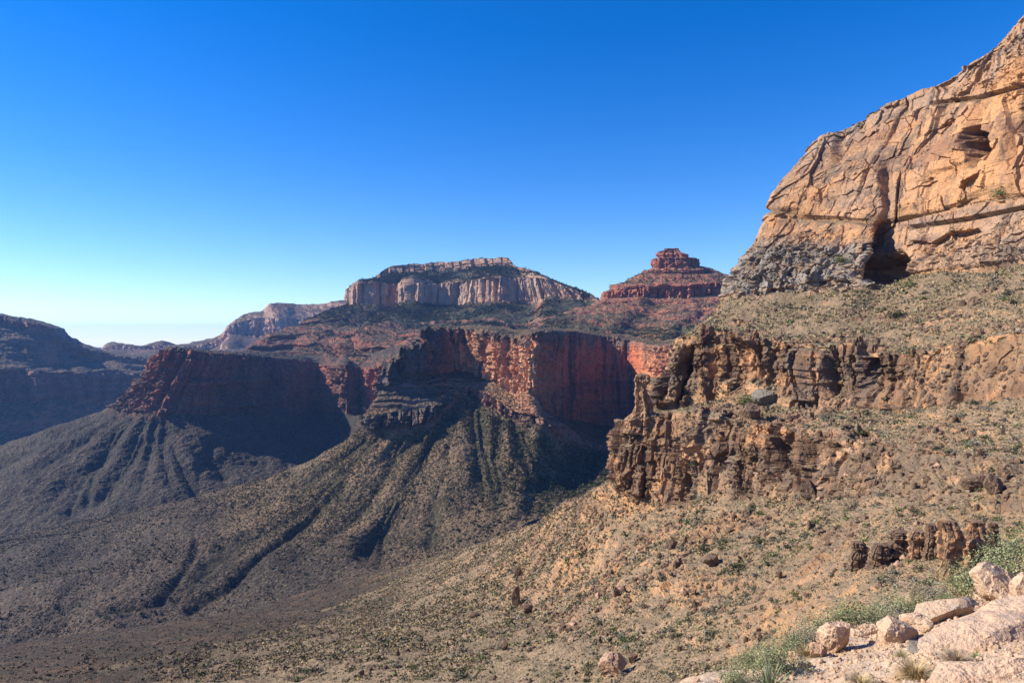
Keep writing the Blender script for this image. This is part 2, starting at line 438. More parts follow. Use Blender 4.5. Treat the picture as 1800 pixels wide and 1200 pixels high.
# --- left mesa, all in shade
X = [-420, -200, 0, 30, 62, 92, 103, 135, 170, 240, 330, 450]
T = [540, 547, 557, 561, 569, 579, 593, 607, 618, 628, 634, 640]
cols = []
for x, t in zip(X, T):
    dd = 2650 + max(0, x - 60) * 2.2 + min(0, x - 60) * 1.2
    cols.append([(x + 20, t - 1, dd + 700), (x, t, dd), (x, t + 13, dd - 15), (x, min(t + 45, 640), dd - 130), (x, 652 + .02 * x, dd - 300), (x, 662 + .02 * x, dd - 310), (x, 702, dd - 345), (x, 770, dd - 480), (x, 850, dd - 700)])
L = Loft(cols, 'scssccss', 2.0)
m = L.mask(.12, 120)
L.push(36 * fbm(L.V[..., 0] / 300, L.V[..., 1] / 300, L.V[..., 2] / 2000, 3, 77) * sstep(2, 5, L.tv[:, None]))
disp_cliffs(L, m, 60, 34, 15)
L.push((strata(L.V[..., 2], 22, 4) - .5) * 14 * (1 - m) * (L.tv[:, None] < 5))
rough(L, 1 - m, 90, 9, 9)
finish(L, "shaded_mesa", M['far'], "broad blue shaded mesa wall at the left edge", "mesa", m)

# --- far mesa with the pale fluted cliff, red ledges beneath
cols = [
 [(640, 470, 3300), (630, 512, 2900), (628, 516, 2880), (622, 536, 2870), (575, 560, 2700), (560, 585, 2600), (480, 640, 2500)],
 [(640, 480, 2900), (617, 503, 2660), (613, 507, 2630), (609, 537, 2615), (546, 562, 2450), (475, 590, 2250), (400, 640, 2050)],
 [(650, 480, 2900), (634, 494, 2660), (634, 502, 2615), (632, 539, 2600), (580, 566, 2460), (520, 605, 2260), (480, 650, 2050)],
 [(665, 470, 2950), (660, 486, 2690), (664, 500, 2600), (662, 540, 2588), (615, 572, 2420), (575, 612, 2150), (560, 660, 1900)],
 [(690, 455, 3000), (690, 466, 2760), (692, 500, 2620), (690, 542, 2605), (648, 580, 2330), (605, 615, 2000), (585, 665, 1830)],
 [(730, 452, 3000), (728, 464, 2770), (730, 498, 2560), (728, 540, 2545), (690, 578, 2260), (650, 610, 1950), (625, 665, 1780)],
 [(770, 448, 3000), (768, 460, 2780), (772, 496, 2560), (770, 538, 2545), (735, 572, 2220), (700, 600, 1870), (680, 665, 1680)],
 [(815, 447, 3000), (815, 458, 2760), (820, 492, 2500), (818, 533, 2485), (800, 568, 2180), (775, 592, 1780), (760, 660, 1560)],
 [(855, 443, 3000), (855, 454, 2720), (862, 488, 2450), (862, 530, 2435), (855, 564, 2130), (850, 590, 1700), (850, 650, 1500)],
 [(893, 444, 2950), (893, 453, 2680), (903, 486, 2430), (905, 528, 2412), (905, 562, 2090), (910, 592, 1640), (920, 640, 1450)],
 [(905, 460, 2900), (905, 468, 2640), (922, 485, 2430), (927, 527, 2410), (935, 561, 2070), (950, 592, 1620), (960, 640, 1450)],
 [(922, 463, 2850), (922, 470, 2600), (945, 487, 2400), (955, 525, 2380), (965, 558, 2050), (990, 592, 1620), (1000, 640, 1450)],
 [(950, 480, 2800), (950, 484, 2500), (968, 492, 2370), (985, 523, 2350), (1000, 556, 2040), (1030, 594, 1620), (1040, 640, 1450)],
 [(1000, 500, 2700), (1000, 503, 2420), (1004, 507, 2340), (1020, 522, 2325), (1035, 553, 2030), (1070, 598, 1630), (1080, 640, 1450)],
 [(1030, 512, 2600), (1030, 514, 2350), (1033, 517, 2315), (1042, 527, 2300), (1060, 552, 2030), (1110, 600, 1650), (1120, 640, 1450)],
 [(1058, 528, 2500), (1058, 530, 2250), (1060, 532, 2235), (1066, 538, 2220), (1090, 555, 2020), (1140, 600, 1660), (1160, 640, 1450)],
 [(1110, 545, 2500), (1110, 547, 2250), (1115, 549, 2235), (1120, 552, 2220), (1140, 562, 2020), (1180, 602, 1660), (1200, 640, 1450)],
]
for c in cols:                                        # level plateau behind, a caprock cliff under the rim
    q = P(*c[1]); c[0] = ('w', q[0] * 1.1 + 20, q[1] * 1.12, q[2] - 4)
    (x1, y1, d1), (x2, y2, d2) = c[1], c[2]
    c.insert(2, (x1 + .25 * (x2 - x1), y1 + .40 * (y2 - y1), d1 - 10 - .12 * (d1 - d2)))
L = Loft(cols, 'scscsss', 1.4, sharp=[1, 1, 1, 1, 1, 0, 1, 1])
tv = L.tv[:, None]; z = L.V[..., 2]; x = L.V[..., 0]; y = L.V[..., 1]; tcm = L.tcol[None, :]
wv = fbm(x / 120, y / 120, z / 200, 4, 3)
m = sstep(3.0, 3.04, tv + .05 * wv) * (1 - sstep(3.97, 4.03, tv + .05 * wv))
cap = sstep(1.0, 1.05, tv) * (1 - sstep(1.92, 2.05, tv + .2 * wv)) * sstep(2.6, 3.6, tcm) * (1 - sstep(10.5, 11.5, tcm))
# bays and spurs in plan that carry down the slope
fl = np.abs(n1(L.s / 105 + .25 * fbm(x / 300, y / 300, z / 600, 2, 5), 12)) ** .8
L.push((fl - .35) * 90 * sstep(2.0, 3.0, tv) * (1 - sstep(5.6, 6.3, tv) * .6))
# tall columns
wob = fbm(x / 60, y / 60, z / 400, 3, 40)
b1, g1 = blocks(L.s + wob * 14, z * 0 + .1 * z, 62, 90, 25, .10)
b2, g2 = blocks(L.s + wob * 6, z, 24, 130, 26, .12)
b3, g3 = blocks(L.s + wob * 4, z, 9, 30, 27, .14)
L.push(m * ((b1 - .5) * 42 + (b2 - .5) * 20 + (b3 - .5) * 6 - 9 * g1 - 4 * g2 + 3.5 * facets(x, y, z * .5, 14, 28, 1.0, m)))
stf = strata(z + 6 * fbm(x / 60, y / 60, z / 60, 2, 3), 16, 21)
L.push((stf - .5) * 26 * sstep(4.7, 5.0, tv) * (1 - m))
b1, g1 = blocks(L.s, z, 30, 16, 71, .08)
L.push((b1 - .5 - .4 * g1 + .5 * (strata(z, 9, 72) - .5)) * 26 * cap)
rough(L, (1 - m) * (1 - cap * .7), 45, 5, 19)
cliff = np.clip(m * 1.2 + cap * 1.1 + .85 * sstep(.52, .66, stf) * sstep(4.7, 5.1, tv), 0, 1)
vegm = sstep(2.0, 2.1, tv) * (1 - sstep(2.93, 3.0, tv)) + sstep(4.0, 4.1, tv) * (1 - sstep(4.9, 5.4, tv)) * .8 + (1 - fl) * sstep(4, 4.2, tv) * .6
finish(L, "fluted_mesa", M['coconino'], "flat topped mesa with a pale fluted cliff above wooded red ledges", "mesa", cliff, vegm * .6, alt=sstep(4.05, 4.3, tv) * np.ones_like(z), grey=m * np.clip(.25 + fbm(x / 90, y / 90, z / 90, 3, 6), 0, 1) * .55)

# --- stepped red butte, with the slope that runs down to the rim of the bay
cols = [
 [(1150, 470, 2150), (1140, 480, 2050), (1085, 515, 2000), (1080, 530, 1998), (1060, 548, 1950), (1040, 575, 1800), (1000, 620, 1600)],
 [(1170, 468, 1900), (1146, 471, 1890), (1064, 512, 1850), (1059, 528, 1846), (1010, 545, 1780), (950, 574, 1520), (930, 602, 1290)],
 [(1175, 467, 1890), (1152, 471, 1860), (1085, 508, 1815), (1083, 523, 1810), (1040, 549, 1730), (1000, 577, 1550), (975, 601, 1420)],
 [(1180, 466, 1880), (1165, 471, 1850), (1120, 506, 1795), (1118, 522, 1790), (1085, 552, 1690), (1055, 580, 1550), (1035, 606, 1440)],
 [(1188, 466, 1880), (1185, 471, 1840), (1170, 506, 1780), (1170, 522, 1775), (1150, 553, 1660), (1120, 583, 1530), (1100, 612, 1430)],
 [(1200, 466, 1880), (1212, 471, 1840), (1222, 502, 1775), (1222, 519, 1770), (1210, 553, 1640), (1180, 588, 1450), (1165, 622, 1300)],
 [(1215, 467, 1890), (1230, 470, 1850), (1262, 497, 1775), (1262, 514, 1770), (1270, 552, 1640), (1250, 590, 1420), (1240, 625, 1230)],
 [(1230, 468, 1900), (1262, 482, 1880), (1310, 492, 1800), (1312, 510, 1795), (1330, 552, 1660), (1340, 590, 1420), (1340, 625, 1200)],
 [(1240, 470, 2000), (1330, 500, 1980), (1380, 505, 1900), (1385, 525, 1895), (1420, 560, 1760), (1430, 600, 1500), (1430, 640, 1250)],
]
L = Loft(cols, 'sscsss', 1.5, sharp=[1, 1, 1, 1, 0, 0, 1])
m = L.mask(.05, 90)
tv = L.tv[:, None]; z = L.V[..., 2]; x = L.V[..., 0]; y = L.V[..., 1]
L.push(14 * n1(L.s / 55, 3) * sstep(1.8, 2.2, tv))
disp_cliffs(L, m, 24, 15, 35)
st = strata(z + 4 * fbm(x / 50, y / 50, z / 50, 2, 8), 13, 44)
L.push((st - .5) * 17 * (1 - m) * (tv > 1.1) * (1 - .5 * sstep(4.5, 5.5, tv)))
g = np.abs(n1(L.s / 45 + .3 * fbm(x / 120, y / 120, z / 200, 2, 15), 31))
L.push((g - .4) * 12 * sstep(3.2, 4.0, tv), 'N')
rough(L, 1 - m, 22, 3.0, 29)
cliff = np.clip(m + .85 * sstep(.55, .68, st) * (1 - .5 * sstep(4.3, 4.8, tv)), 0, 1)
finish(L, "stepped_butte", M['supai'], "cone shaped red butte with a ledge halfway and shrubby slopes below", "butte", cliff, sstep(4.0, 4.6, tv) * .35 + (1 - g) * .25 * (tv > 3))

# --- layered rock tower on the butte's top
def summit_tower():
    c = P(1187, 472, 1885)
    na, nz = 150, 70
    a = np.linspace(0, 2 * np.pi, na, endpoint=False)
    z = np.linspace(-16, 55, nz)
    AA, ZZ = np.meshgrid(a, z)
    k = 1885 / F
    # half widths left and right by height, from its outline
    zl = np.array([-16, 0, 20, 27, 28, 47, 48, 54]); wl = np.array([46, 44, 43, 42, 34, 32, 28, 20]) * k
    zr = np.array([-16, 0, 3, 26, 27, 36, 40, 48, 54]); wr = np.array([46, 44, 43, 40, 27, 23, 16, 5, 2]) * k
    rl, rr = np.interp(z, zl, wl), np.interp(z, zr, wr)
    side = np.cos(AA)
    rad = np.where(side < 0, rl[:, None], rr[:, None])
    X = c[0] + rad * side * np.abs(side) ** -.15 * .93
    Y = c[1] + .62 * (rl + rr)[:, None] / 2 * np.sin(AA)
    Zw = c[2] + ZZ
    st = strata(ZZ, 9, 61) - .5
    b1, g1 = blocks(AA * 60, ZZ, 16, 12, 62)
    d = st * 9 + (b1 - .5) * 11 - 4 * g1 + 3 * fbm(X / 9, Y / 9, Zw / 9, 3, 63)
    X = X + d * np.cos(AA); Y = Y + d * np.sin(AA)
    V = np.stack([X, Y, Zw], -1)
    top = V[-1].mean(0) + np.array([0, 0, 1.5])
    f = []
    idx = np.arange(na * nz).reshape(nz, na)
    nx = np.roll(idx, -1, 1)
    f = np.stack([idx[:-1], nx[:-1], nx[1:], idx[1:]], -1).reshape(-1, 4)
    V = np.concatenate([V.reshape(-1, 3), top[None]])
    capf = np.stack([idx[-1], nx[-1], np.full(na, na * nz), np.full(na, na * nz)], -1)
    ob = link_mesh("rock_tower", V, np.concatenate([f, capf[:, [0, 1, 2, 2]]]), M['supai'], smooth=False, attrs={"cliff": np.ones(len(V)), "veg": np.zeros(len(V))})
    ob.data.validate()
    tag(ob, "blocky layered red rock tower crowning the stepped butte", "rock tower", kind='thing')
summit_tower()

# --- middle mesa on the left, its face in shade above a gullied fan of scree
cols = [
 [(330, 612, 1950), (322, 620, 1900), (290, 700, 1900), (230, 740, 1850), (160, 790, 1800), (0, 860, 1700)],
 [(310, 612, 1800), (276, 621, 1570), (206, 708, 1560), (192, 716, 1550), (90, 752, 1490), (-160, 850, 1420)],
 [(330, 612, 1800), (293, 614, 1520), (228, 712, 1500), (216, 722, 1490), (130, 800, 1370), (-120, 960, 1200)],
 [(350, 613, 1800), (325, 615, 1530), (275, 718, 1490), (268, 726, 1480), (210, 810, 1360), (60, 950, 1190)],
 [(385, 616, 1850), (368, 620, 1570), (340, 720, 1525), (335, 730, 1515), (310, 800, 1380), (230, 925, 1190)],
 [(430, 618, 1900), (410, 623, 1620), (400, 720, 1575), (398, 730, 1560), (380, 795, 1440), (335, 900, 1240)],
 [(470, 618, 1950), (450, 625, 1680), (450, 715, 1640), (450, 726, 1620), (442, 782, 1520), (430, 872, 1310)],
 [(520, 622, 2000), (515, 631, 1790), (518, 710, 1750), (518, 722, 1720), (514, 772, 1600), (505, 850, 1390)],
 [(560, 626, 2050), (562, 638, 1900), (566, 706, 1870), (568, 720, 1830), (565, 764, 1680), (570, 830, 1460)],
 [(590, 628, 1950), (581, 644, 1780), (584, 702, 1765), (586, 718, 1740), (594, 760, 1660), (610, 812, 1510)],
 [(608, 626, 1900), (606, 642, 1720), (608, 706, 1712), (608, 722, 1700), (617, 754, 1630), (640, 800, 1540)],
 [(630, 630, 1920), (632, 648, 1775), (633, 712, 1770), (633, 726, 1740), (640, 752, 1570), (670, 800, 1550)],
 [(655, 620, 1850), (642, 650, 1735), (642, 712, 1728), (642, 730, 1700), (660, 755, 1570), (700, 780, 1440)],
 [(720, 600, 1750), (700, 632, 1650), (700, 715, 1640), (700, 730, 1610), (720, 755, 1500), (760, 780, 1400)],
]
L = Loft(cols, 'sccss', 1.7, sharp=[1, 1, 1, 1, 0, 1])
m = L.mask(.06, 70)
tv = L.tv[:, None]; z = L.V[..., 2]; x = L.V[..., 0]; y = L.V[..., 1]
disp_cliffs(L, m, 34, 20, 45)
st = strata(z + 3 * fbm(x / 40, y / 40, z / 40, 2, 8), 11, 47)
L.push((st - .5) * 16 * m * sstep(1.25, 1.5, tv) * (L.tcol[None, :] < 7))
gl = [[(243, 722), (185, 790), (135, 860), (120, 900)], [(262, 728), (225, 800), (190, 870)], [(275, 730), (262, 790), (245, 860)], [(222, 720), (150, 770), (60, 830)],
      [(290, 735), (285, 800), (300, 850)], [(205, 715), (100, 770), (0, 815)], [(250, 770), (215, 830), (170, 880)], [(305, 790), (330, 840), (345, 870)], [(370, 815), (400, 835)], [(240, 725), (200, 760), (165, 830), (150, 880)]]
gm = L.lines(gl, 19, 1.5) * sstep(3.0, 3.2, tv)
L.push(-7 * gm, 'N')
g = np.abs(n1(L.s / 48 + .35 * fbm(x / 160, y / 160, z / 160, 2, 15), 33)) ** .8
L.push((g - .5) * 6 * sstep(3.0, 3.5, tv) * (1 - .7 * sstep(4.4, 5, tv)), 'N')
rough(L, 1 - m, 60, 5, 39)
rough(L, 1 - m, 9, .9, 40)
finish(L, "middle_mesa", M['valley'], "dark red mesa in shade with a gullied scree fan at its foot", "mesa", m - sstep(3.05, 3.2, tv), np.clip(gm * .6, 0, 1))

# --- central red butte: promontory, bay and scree, with the apron that fills the valley floor
cols = [
 [(720, 640, 1500), (705, 655, 1420), (700, 700, 1410), (690, 730, 1390), (680, 760, 1370), (640, 800, 1330), (520, 850, 1330), (-100, 985, 1330)],
 [(715, 640, 1240), (672, 648, 1090), (662, 701, 1078), (645, 726, 1062), (637, 750, 1052), (560, 800, 1065), (330, 880, 1095), (-200, 972, 1160)],
 [(720, 622, 1260), (690, 627, 1105), (686, 660, 1098), (672, 728, 1045), (668, 753, 1038), (590, 826, 1005), (350, 945, 935), (-260, 1150, 770)],
 [(740, 592, 1300), (728, 597, 1148), (726, 656, 1132), (722, 722, 1055), (720, 748, 1045), (650, 840, 975), (490, 965, 880), (120, 1150, 730)],
 [(775, 572, 1350), (757, 576, 1198), (760, 655, 1178), (765, 712, 1075), (762, 738, 1062), (712, 832, 970), (610, 960, 870), (380, 1102, 755)],
 [(805, 575, 1400), (793, 580, 1256), (796, 655, 1234), (790, 690, 1125), (790, 706, 1110), (755, 815, 985), (700, 935, 885), (540, 1055, 775)],
 [(825, 573, 1400), (809, 577, 1254), (812, 652, 1230), (820, 678, 1160), (820, 692, 1142), (805, 795, 1000), (765, 905, 895), (670, 1026, 795)],
 [(880, 574, 1400), (865, 581, 1185), (868, 672, 1160), (862, 695, 1125), (862, 712, 1112), (855, 800, 1000), (835, 890, 905), (775, 1000, 805)],
 [(920, 580, 1400), (902, 592, 1150), (898, 690, 1122), (902, 722, 1095), (902, 734, 1085), (895, 800, 1000), (880, 875, 912), (850, 950, 842)],
 [(950, 578, 1400), (940, 584, 1108), (935, 690, 1095), (950, 734, 1078), (952, 746, 1070), (940, 805, 998), (920, 865, 918), (895, 932, 850)],
 [(965, 577, 1420), (955, 583, 1150), (955, 720, 1140), (985, 742, 1100), (986, 768, 1090), (968, 818, 1020), (950, 862, 945), (930, 915, 865)],
 [(1010, 579, 1500), (1003, 583, 1330), (1002, 735, 1320), (1012, 762, 1160), (1012, 778, 1140), (1000, 820, 1050), (985, 858, 970), (962, 902, 878)],
 [(1060, 584, 1550), (1055, 588, 1420), (1052, 745, 1405), (1045, 778, 1200), (1042, 788, 1175), (1030, 822, 1075), (1015, 853, 990), (995, 888, 890)],
 [(1110, 590, 1520), (1105, 596, 1400), (1102, 752, 1385), (1080, 782, 1200), (1076, 792, 1170), (1060, 820, 1080), (1048, 846, 1000), (1030, 872, 900)],
 [(1150, 598, 1400), (1142, 606, 1290), (1140, 755, 1270), (1112, 782, 1180), (1108, 792, 1150), (1095, 816, 1075), (1085, 838, 1000), (1075, 856, 910)],
 [(1190, 596, 1330), (1185, 604, 1200), (1185, 755, 1185), (1160, 780, 1130), (1155, 792, 1100), (1145, 812, 1050), (1135, 832, 990), (1125, 848, 920)],
 [(1280, 598, 1300), (1270, 606, 1150), (1270, 755, 1135), (1240, 780, 1090), (1235, 792, 1070), (1225, 812, 1030), (1215, 832, 980), (1205, 848, 920)],
]
L = Loft(cols, 'scscsss', 1.5, sharp=[1, 1, 1, 1, 1, 0, 0, 1], smooth_cols=True)
tv = L.tv[:, None]; z = L.V[..., 2]; x = L.V[..., 0]; y = L.V[..., 1]
m = L.mask(.04, 50)
tc_ = L.tcol[None, :]
cl = disp_cliffs(L, m * (1 - .5 * sstep(10.2, 10.8, L.tcol)[None, :] * (1 - sstep(13.5, 14.2, L.tcol)[None, :])), 26, 17, 55)
st = strata(z + 2.5 * fbm(x / 30, y / 30, z / 30, 2, 8), 9, 57)
bench = sstep(1.95, 2.05, tv) * (1 - sstep(3.9, 4.1, tv)) * (1 - sstep(5.0, 6.5, L.tcol)[None, :])
L.push((st - .5) * 11 * bench)
jag = blocks(L.s, z * 0, 15, 1e4, 85, .2)[0] * .6 + blocks(L.s, z * 0, 5, 1e4, 86, .2)[0] * .4 - .6
jenv = sstep(.85, 1.0, tv) * (1 - sstep(1.0, 1.8, tv)) * (.25 + .75 * sstep(.6, 1.2, tc_) * (1 - sstep(4.6, 5.4, tc_)))
L.V[..., 2] += jag * 26 * jenv
gl = [[(705, 770), (690, 810), (640, 890), (570, 950), (500, 985)], [(800, 700), (770, 760), (735, 810), (690, 880), (650, 960), (640, 990)], [(842, 720), (850, 780), (868, 850), (872, 880)],
      [(880, 735), (868, 800), (880, 850), (870, 885)], [(770, 720), (730, 770), (690, 800)], [(905, 745), (925, 800), (935, 850)], [(760, 900), (755, 950)],
      [(960, 775), (990, 820), (1000, 850)], [(1010, 790), (1002, 830)], [(700, 880), (672, 930), (665, 985)], [(830, 700), (838, 780), (850, 860)],
      [(640, 770), (560, 830), (520, 870)], [(668, 760), (600, 830), (540, 890), (430, 940), (345, 1010), (290, 1050)], [(600, 850), (500, 940), (410, 1010)], [(920, 760), (945, 810), (955, 850)], [(1045, 795), (1040, 830)]]
gm = L.lines(gl, 24, 1.5) * sstep(4.02, 4.25, tv)
L.push(-6.5 * gm * (1 - .35 * sstep(5.6, 6.6, tv)), 'N')
wash = L.lines([[(345, 960), (335, 985), (300, 1030), (280, 1055), (180, 1085)], [(560, 900), (470, 960), (400, 1020), (330, 1060)], [(240, 905), (120, 930), (0, 945)]], 11, 1.2) * sstep(5.0, 5.4, tv)
L.push(-6 * wash, 'N')
g = np.abs(n1(L.s / 26 + .4 * fbm(x / 90, y / 90, z / 90, 2, 15), 35)) ** .8
L.push((g - .5) * 5.5 * sstep(4.0, 4.4, tv) * (1 - .8 * sstep(5.6, 6.8, tv)), 'N')
sw = fbm(x / 120, y / 120, x * 0, 3, 81)
L.push(9 * sw * sstep(5.2, 6.0, tv), 'N')
mm = 1 - m
rough(L, mm, 35, 2.2, 59)
rough(L, mm * (1 - .55 * sstep(5.4, 6.2, tv)), 6, .62, 60, 4)
cliff = np.clip(m + bench * sstep(.5, .62, st), 0, 1) - 1.0 * sstep(4.05, 4.2, tv)
vegm = np.clip(gm * 1.1 + wash * .7 + sstep(9, 12, L.tcol)[None, :] * .35 * sstep(4.0, 4.3, tv) + bench * .3 + sstep(.0, .5, tv) * (1 - sstep(.9, 1.0, tv)) * .4, 0, 1.2)
finish(L, "red_butte", M['redwall'], "central butte of red cliffs round a shaded bay above dark gullied scree", "butte", cliff, vegm * .7,
       low=sstep(5.2, 6.2, tv + .25 * fbm(x / 90, y / 90, z / 90, 3, 47)) * (1 - .7 * sstep(4.5, 6.0, tc_)) + 0 * z,
       alt=np.clip(sstep(4.6, 5.4, tc_) * (1 - sstep(8.9, 9.3, tc_)) + sstep(13.2, 14, tc_) * .6, 0, 1) * (1 - sstep(3.4, 4, tv)) + 0 * z,
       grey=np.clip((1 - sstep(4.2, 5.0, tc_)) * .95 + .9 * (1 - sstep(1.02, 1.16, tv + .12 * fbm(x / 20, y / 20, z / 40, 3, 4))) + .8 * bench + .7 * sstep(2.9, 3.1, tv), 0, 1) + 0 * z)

# --- the sunlit hillside on the right with its great cliff
hill_cols = [
 [(1500, 260, 480), (1470, 262, 430), (1430, 380, 420), (1380, 520, 410), (1330, 575, 400), (1300, 600, 390), (1240, 720, 370), (1200, 745, 360), (1180, 840, 340), (1120, 890, 420), (1000, 945, 560), (800, 1020, 880)],
 [(1500, 205, 488), (1436, 246, 338), (1366, 372, 318), (1274, 522, 292), (1240, 570, 262), (1190, 598, 250), (1140, 712, 247), (1102, 744, 240), (1082, 836, 236), (1010, 880, 300), (900, 937, 440), (640, 1014, 850)],
 [(1540, 170, 472), (1490, 222, 322), (1420, 382, 298), (1340, 518, 272), (1285, 572, 245), (1262, 580, 232), (1245, 706, 228), (1195, 728, 216), (1180, 884, 211), (1085, 960, 205), (930, 1050, 250), (400, 1077, 830)],
 [(1600, 130, 458), (1552, 184, 308), (1478, 392, 278), (1450, 508, 252), (1360, 590, 215), (1338, 598, 208), (1330, 698, 204), (1290, 740, 188), (1290, 858, 183), (1200, 985, 150), (1000, 1140, 125), (150, 1113, 790)],
 [(1640, 110, 448), (1600, 165, 298), (1528, 388, 266), (1520, 506, 240), (1420, 592, 200), (1402, 600, 192), (1396, 715, 187), (1372, 752, 170), (1368, 880, 163), (1290, 1010, 125), (1120, 1180, 100), (-100, 1152, 740)],
 [(1690, 80, 436), (1645, 146, 286), (1585, 380, 262), (1575, 492, 250), (1490, 598, 190), (1480, 606, 180), (1475, 720, 174), (1455, 762, 154), (1448, 872, 143), (1380, 1035, 100), (1250, 1230, 72), (-350, 1215, 640)],
 [(1740, 55, 422), (1695, 112, 272), (1648, 366, 246), (1640, 478, 232), (1575, 600, 176), (1568, 608, 168), (1562, 722, 160), (1545, 775, 138), (1540, 868, 124), (1480, 1050, 78), (1380, 1250, 58), (-600, 1400, 450)],
 [(1790, 20, 406), (1745, 82, 256), (1722, 352, 232), (1715, 473, 216), (1680, 585, 160), (1676, 598, 152), (1672, 712, 143), (1660, 792, 118), (1655, 885, 100), (1660, 1030, 66), (1640, 1260, 42), ('w', -40, 70, -62)],
 [(1850, -20, 390), (1802, 36, 240), (1800, 343, 214), (1800, 458, 202), (1800, 572, 146), (1800, 585, 138), (1800, 702, 128), (1800, 792, 102), (1800, 892, 80), (1850, 1030, 54), (1950, 1250, 34), ('w', -24, 20, -46)],
 [(1960, -110, 372), (1900, -30, 222), (1900, 334, 200), (1900, 446, 188), (1920, 560, 136), (1920, 572, 130), (1940, 696, 118), (1950, 790, 90), (1960, 890, 68), (2040, 1030, 46), (2200, 1250, 30), ('w', 6, 3, -24)],
 [(2250, -160, 380), (2150, -100, 230), (2150, 320, 206), (2150, 430, 192), (2200, 550, 140), (2200, 560, 134), (2250, 690, 122), (2280, 780, 94), (2300, 890, 72), (2350, 1030, 50), (2600, 1200, 34), ('w', 30, -10, -12)],
]

for c in hill_cols:                                   # the land behind the skyline runs back level
    q = P(*c[1]); q2 = q * 1.5; c[0] = ('w', q2[0] + 30, q2[1], q[2] + 3)
L = Loft(hill_cols, 'sccssscscsss'[:11], 1.35, sharp=[1, 1, 0, 1, 0, 1, 1, 1, 1, 0, 0, 1], umax=1200)
L.bands = ['s', 'c', 'c', 's', 's', 'c', 's', 'c', 's', 's', 's']
tv = L.tv[:, None]; tc = L.tcol[None, :]
ppx, ppy = pix(L.V)
lowdent = 0.0
def dent(px, py, rx, ry, amt, pw=2.0):
    d = ((ppx - px) / rx) ** 2 + ((ppy - py) / ry) ** 2
    L.push(amt * np.exp(-d ** (pw / 2)) * np.maximum(m_up, lowdent))
z = L.V[..., 2]; x = L.V[..., 0]; y = L.V[..., 1]
# the lower cliff bands are broken by grassy ramps and run out towards the right
brk = fbm(L.s / 22, x / 60, z / 60, 3, 17)
run_b = np.clip(1 - sstep(5.5, 8, tc) * .25 - sstep(4.6, 5.4, tc) * sstep(.0, .3, brk) * .55, 0, 1)
run_c = np.clip(1 - sstep(4.2, 6.4, tc) * .45 - sstep(3.4, 4.2, tc) * sstep(.0, .3, brk) * .6, 0, 1)
m_up = L.mask(.03, 20) * sstep(.9, 1.0, tv) * (1 - sstep(3.0, 3.06, tv))
sB, sC = L.along(5), L.along(7)
sM = sB + (sC - sB) * sstep(6.3, 6.7, tv)
cid = np.floor(sM / 5.2 + .4 * n1(sM / 5, 55))
hj = (h1(cid, 5) - .5) * .5 + .35 * n1(sM / 26, 56)
hj = hj * (1 - .8 * sstep(5.0, 6.5, tc))
L.tv2 = tv + hj + .05 * fbm(x / 9, y / 9, z / 9, 3, 5)
m_b = sstep(5.0, 5.07, L.tv2) * (1 - sstep(5.93, 6.05, L.tv2)) * run_b
m_c = sstep(7.0, 7.06, L.tv2) * (1 - sstep(7.9, 8.05, L.tv2)) * run_c
# great cliff: broad bulges, a ledge, vertical scars
rgh = .22 + .78 * sstep(.05, .5, fbm(x / 20, y / 20, z / 26, 3, 207))
fz = z + .5 * vnoise(x / 4, y / 4, z / 4, 5); sv = .59 * x - .81 * y; sx = sv + .5 * vnoise(x / 4, y / 4, z / 4, 6) ; fn = sx * 0 + .5 + .15 * fbm(x / 30, y / 30, z / 30, 2, 9)
L.push(m_up * (6 * fbm(x / 45, y / 45, z / 70, 3, 91) + 2.6 * facets(sx, fn, fz * .5, 17, 192, .9, m_up) + .9 * facets(sx, fn, fz * .8, 6, 195, 1.1, m_up)))
b1, g1 = blocks(sv + 4 * fbm(x / 20, y / 20, z / 40, 2, 3), z, 16, 30, 93, .06)
b2, g2 = blocks(sv + 1.5 * fbm(x / 9, y / 9, z / 20, 2, 4), z, 5.5, 8, 94, .06)
L.push(m_up * ((b1 - .5) * 4.0 - 1.5 * g1 * sstep(.0, .3, vnoise(sv / 24, z / 30, z * 0, 8)) + (b2 - .5) * 1.2 + rgh * (.8 * facets(x, y, z * 1.1, 2.4, 198, 1.2, m_up) + .3 * facets(x, y, z * 1.3, 1.0, 205, 1.2, m_up)) + .9 * (strata(z, 7, 96) - .5) + .45 * sstep(-.2, .3, fbm(x / 24, y / 24, z / 14, 2, 219)) * (strata(z + .3 * n1(L.s / 8, 4), 1.9, 97) - .5)))
cvn = 1 + .35 * fbm(x / 5, y / 5, z / 5, 3, 77)
dent(1740, 256, 17 * cvn, 27 * cvn, -26, 5)                      # the cave
dent(1735, 200, 14, 50, -5); dent(1475, 262, 9, 34, -5, 3); dent(1590, 190, 10, 20, -2); dent(1795, 250, 8, 40, -5)
dent(1560, 476, 36, 32, -22, 5); dent(1556, 430, 17, 40, -15, 4)       # the dark recess at the cliff's foot
dent(1622, 478, 14, 26, 4, 3)
dent(1562, 330, 10, 40, -5, 3); dent(1548, 305, 12, 16, 3)
led = L.lines([[(1375, 380), (1480, 385), (1545, 395), (1640, 372), (1720, 352), (1830, 340)], [(1640, 182), (1720, 172), (1800, 150)], [(1600, 400), (1700, 385), (1800, 365)]], 5, 1.0)
L.push(-3.0 * led * m_up)
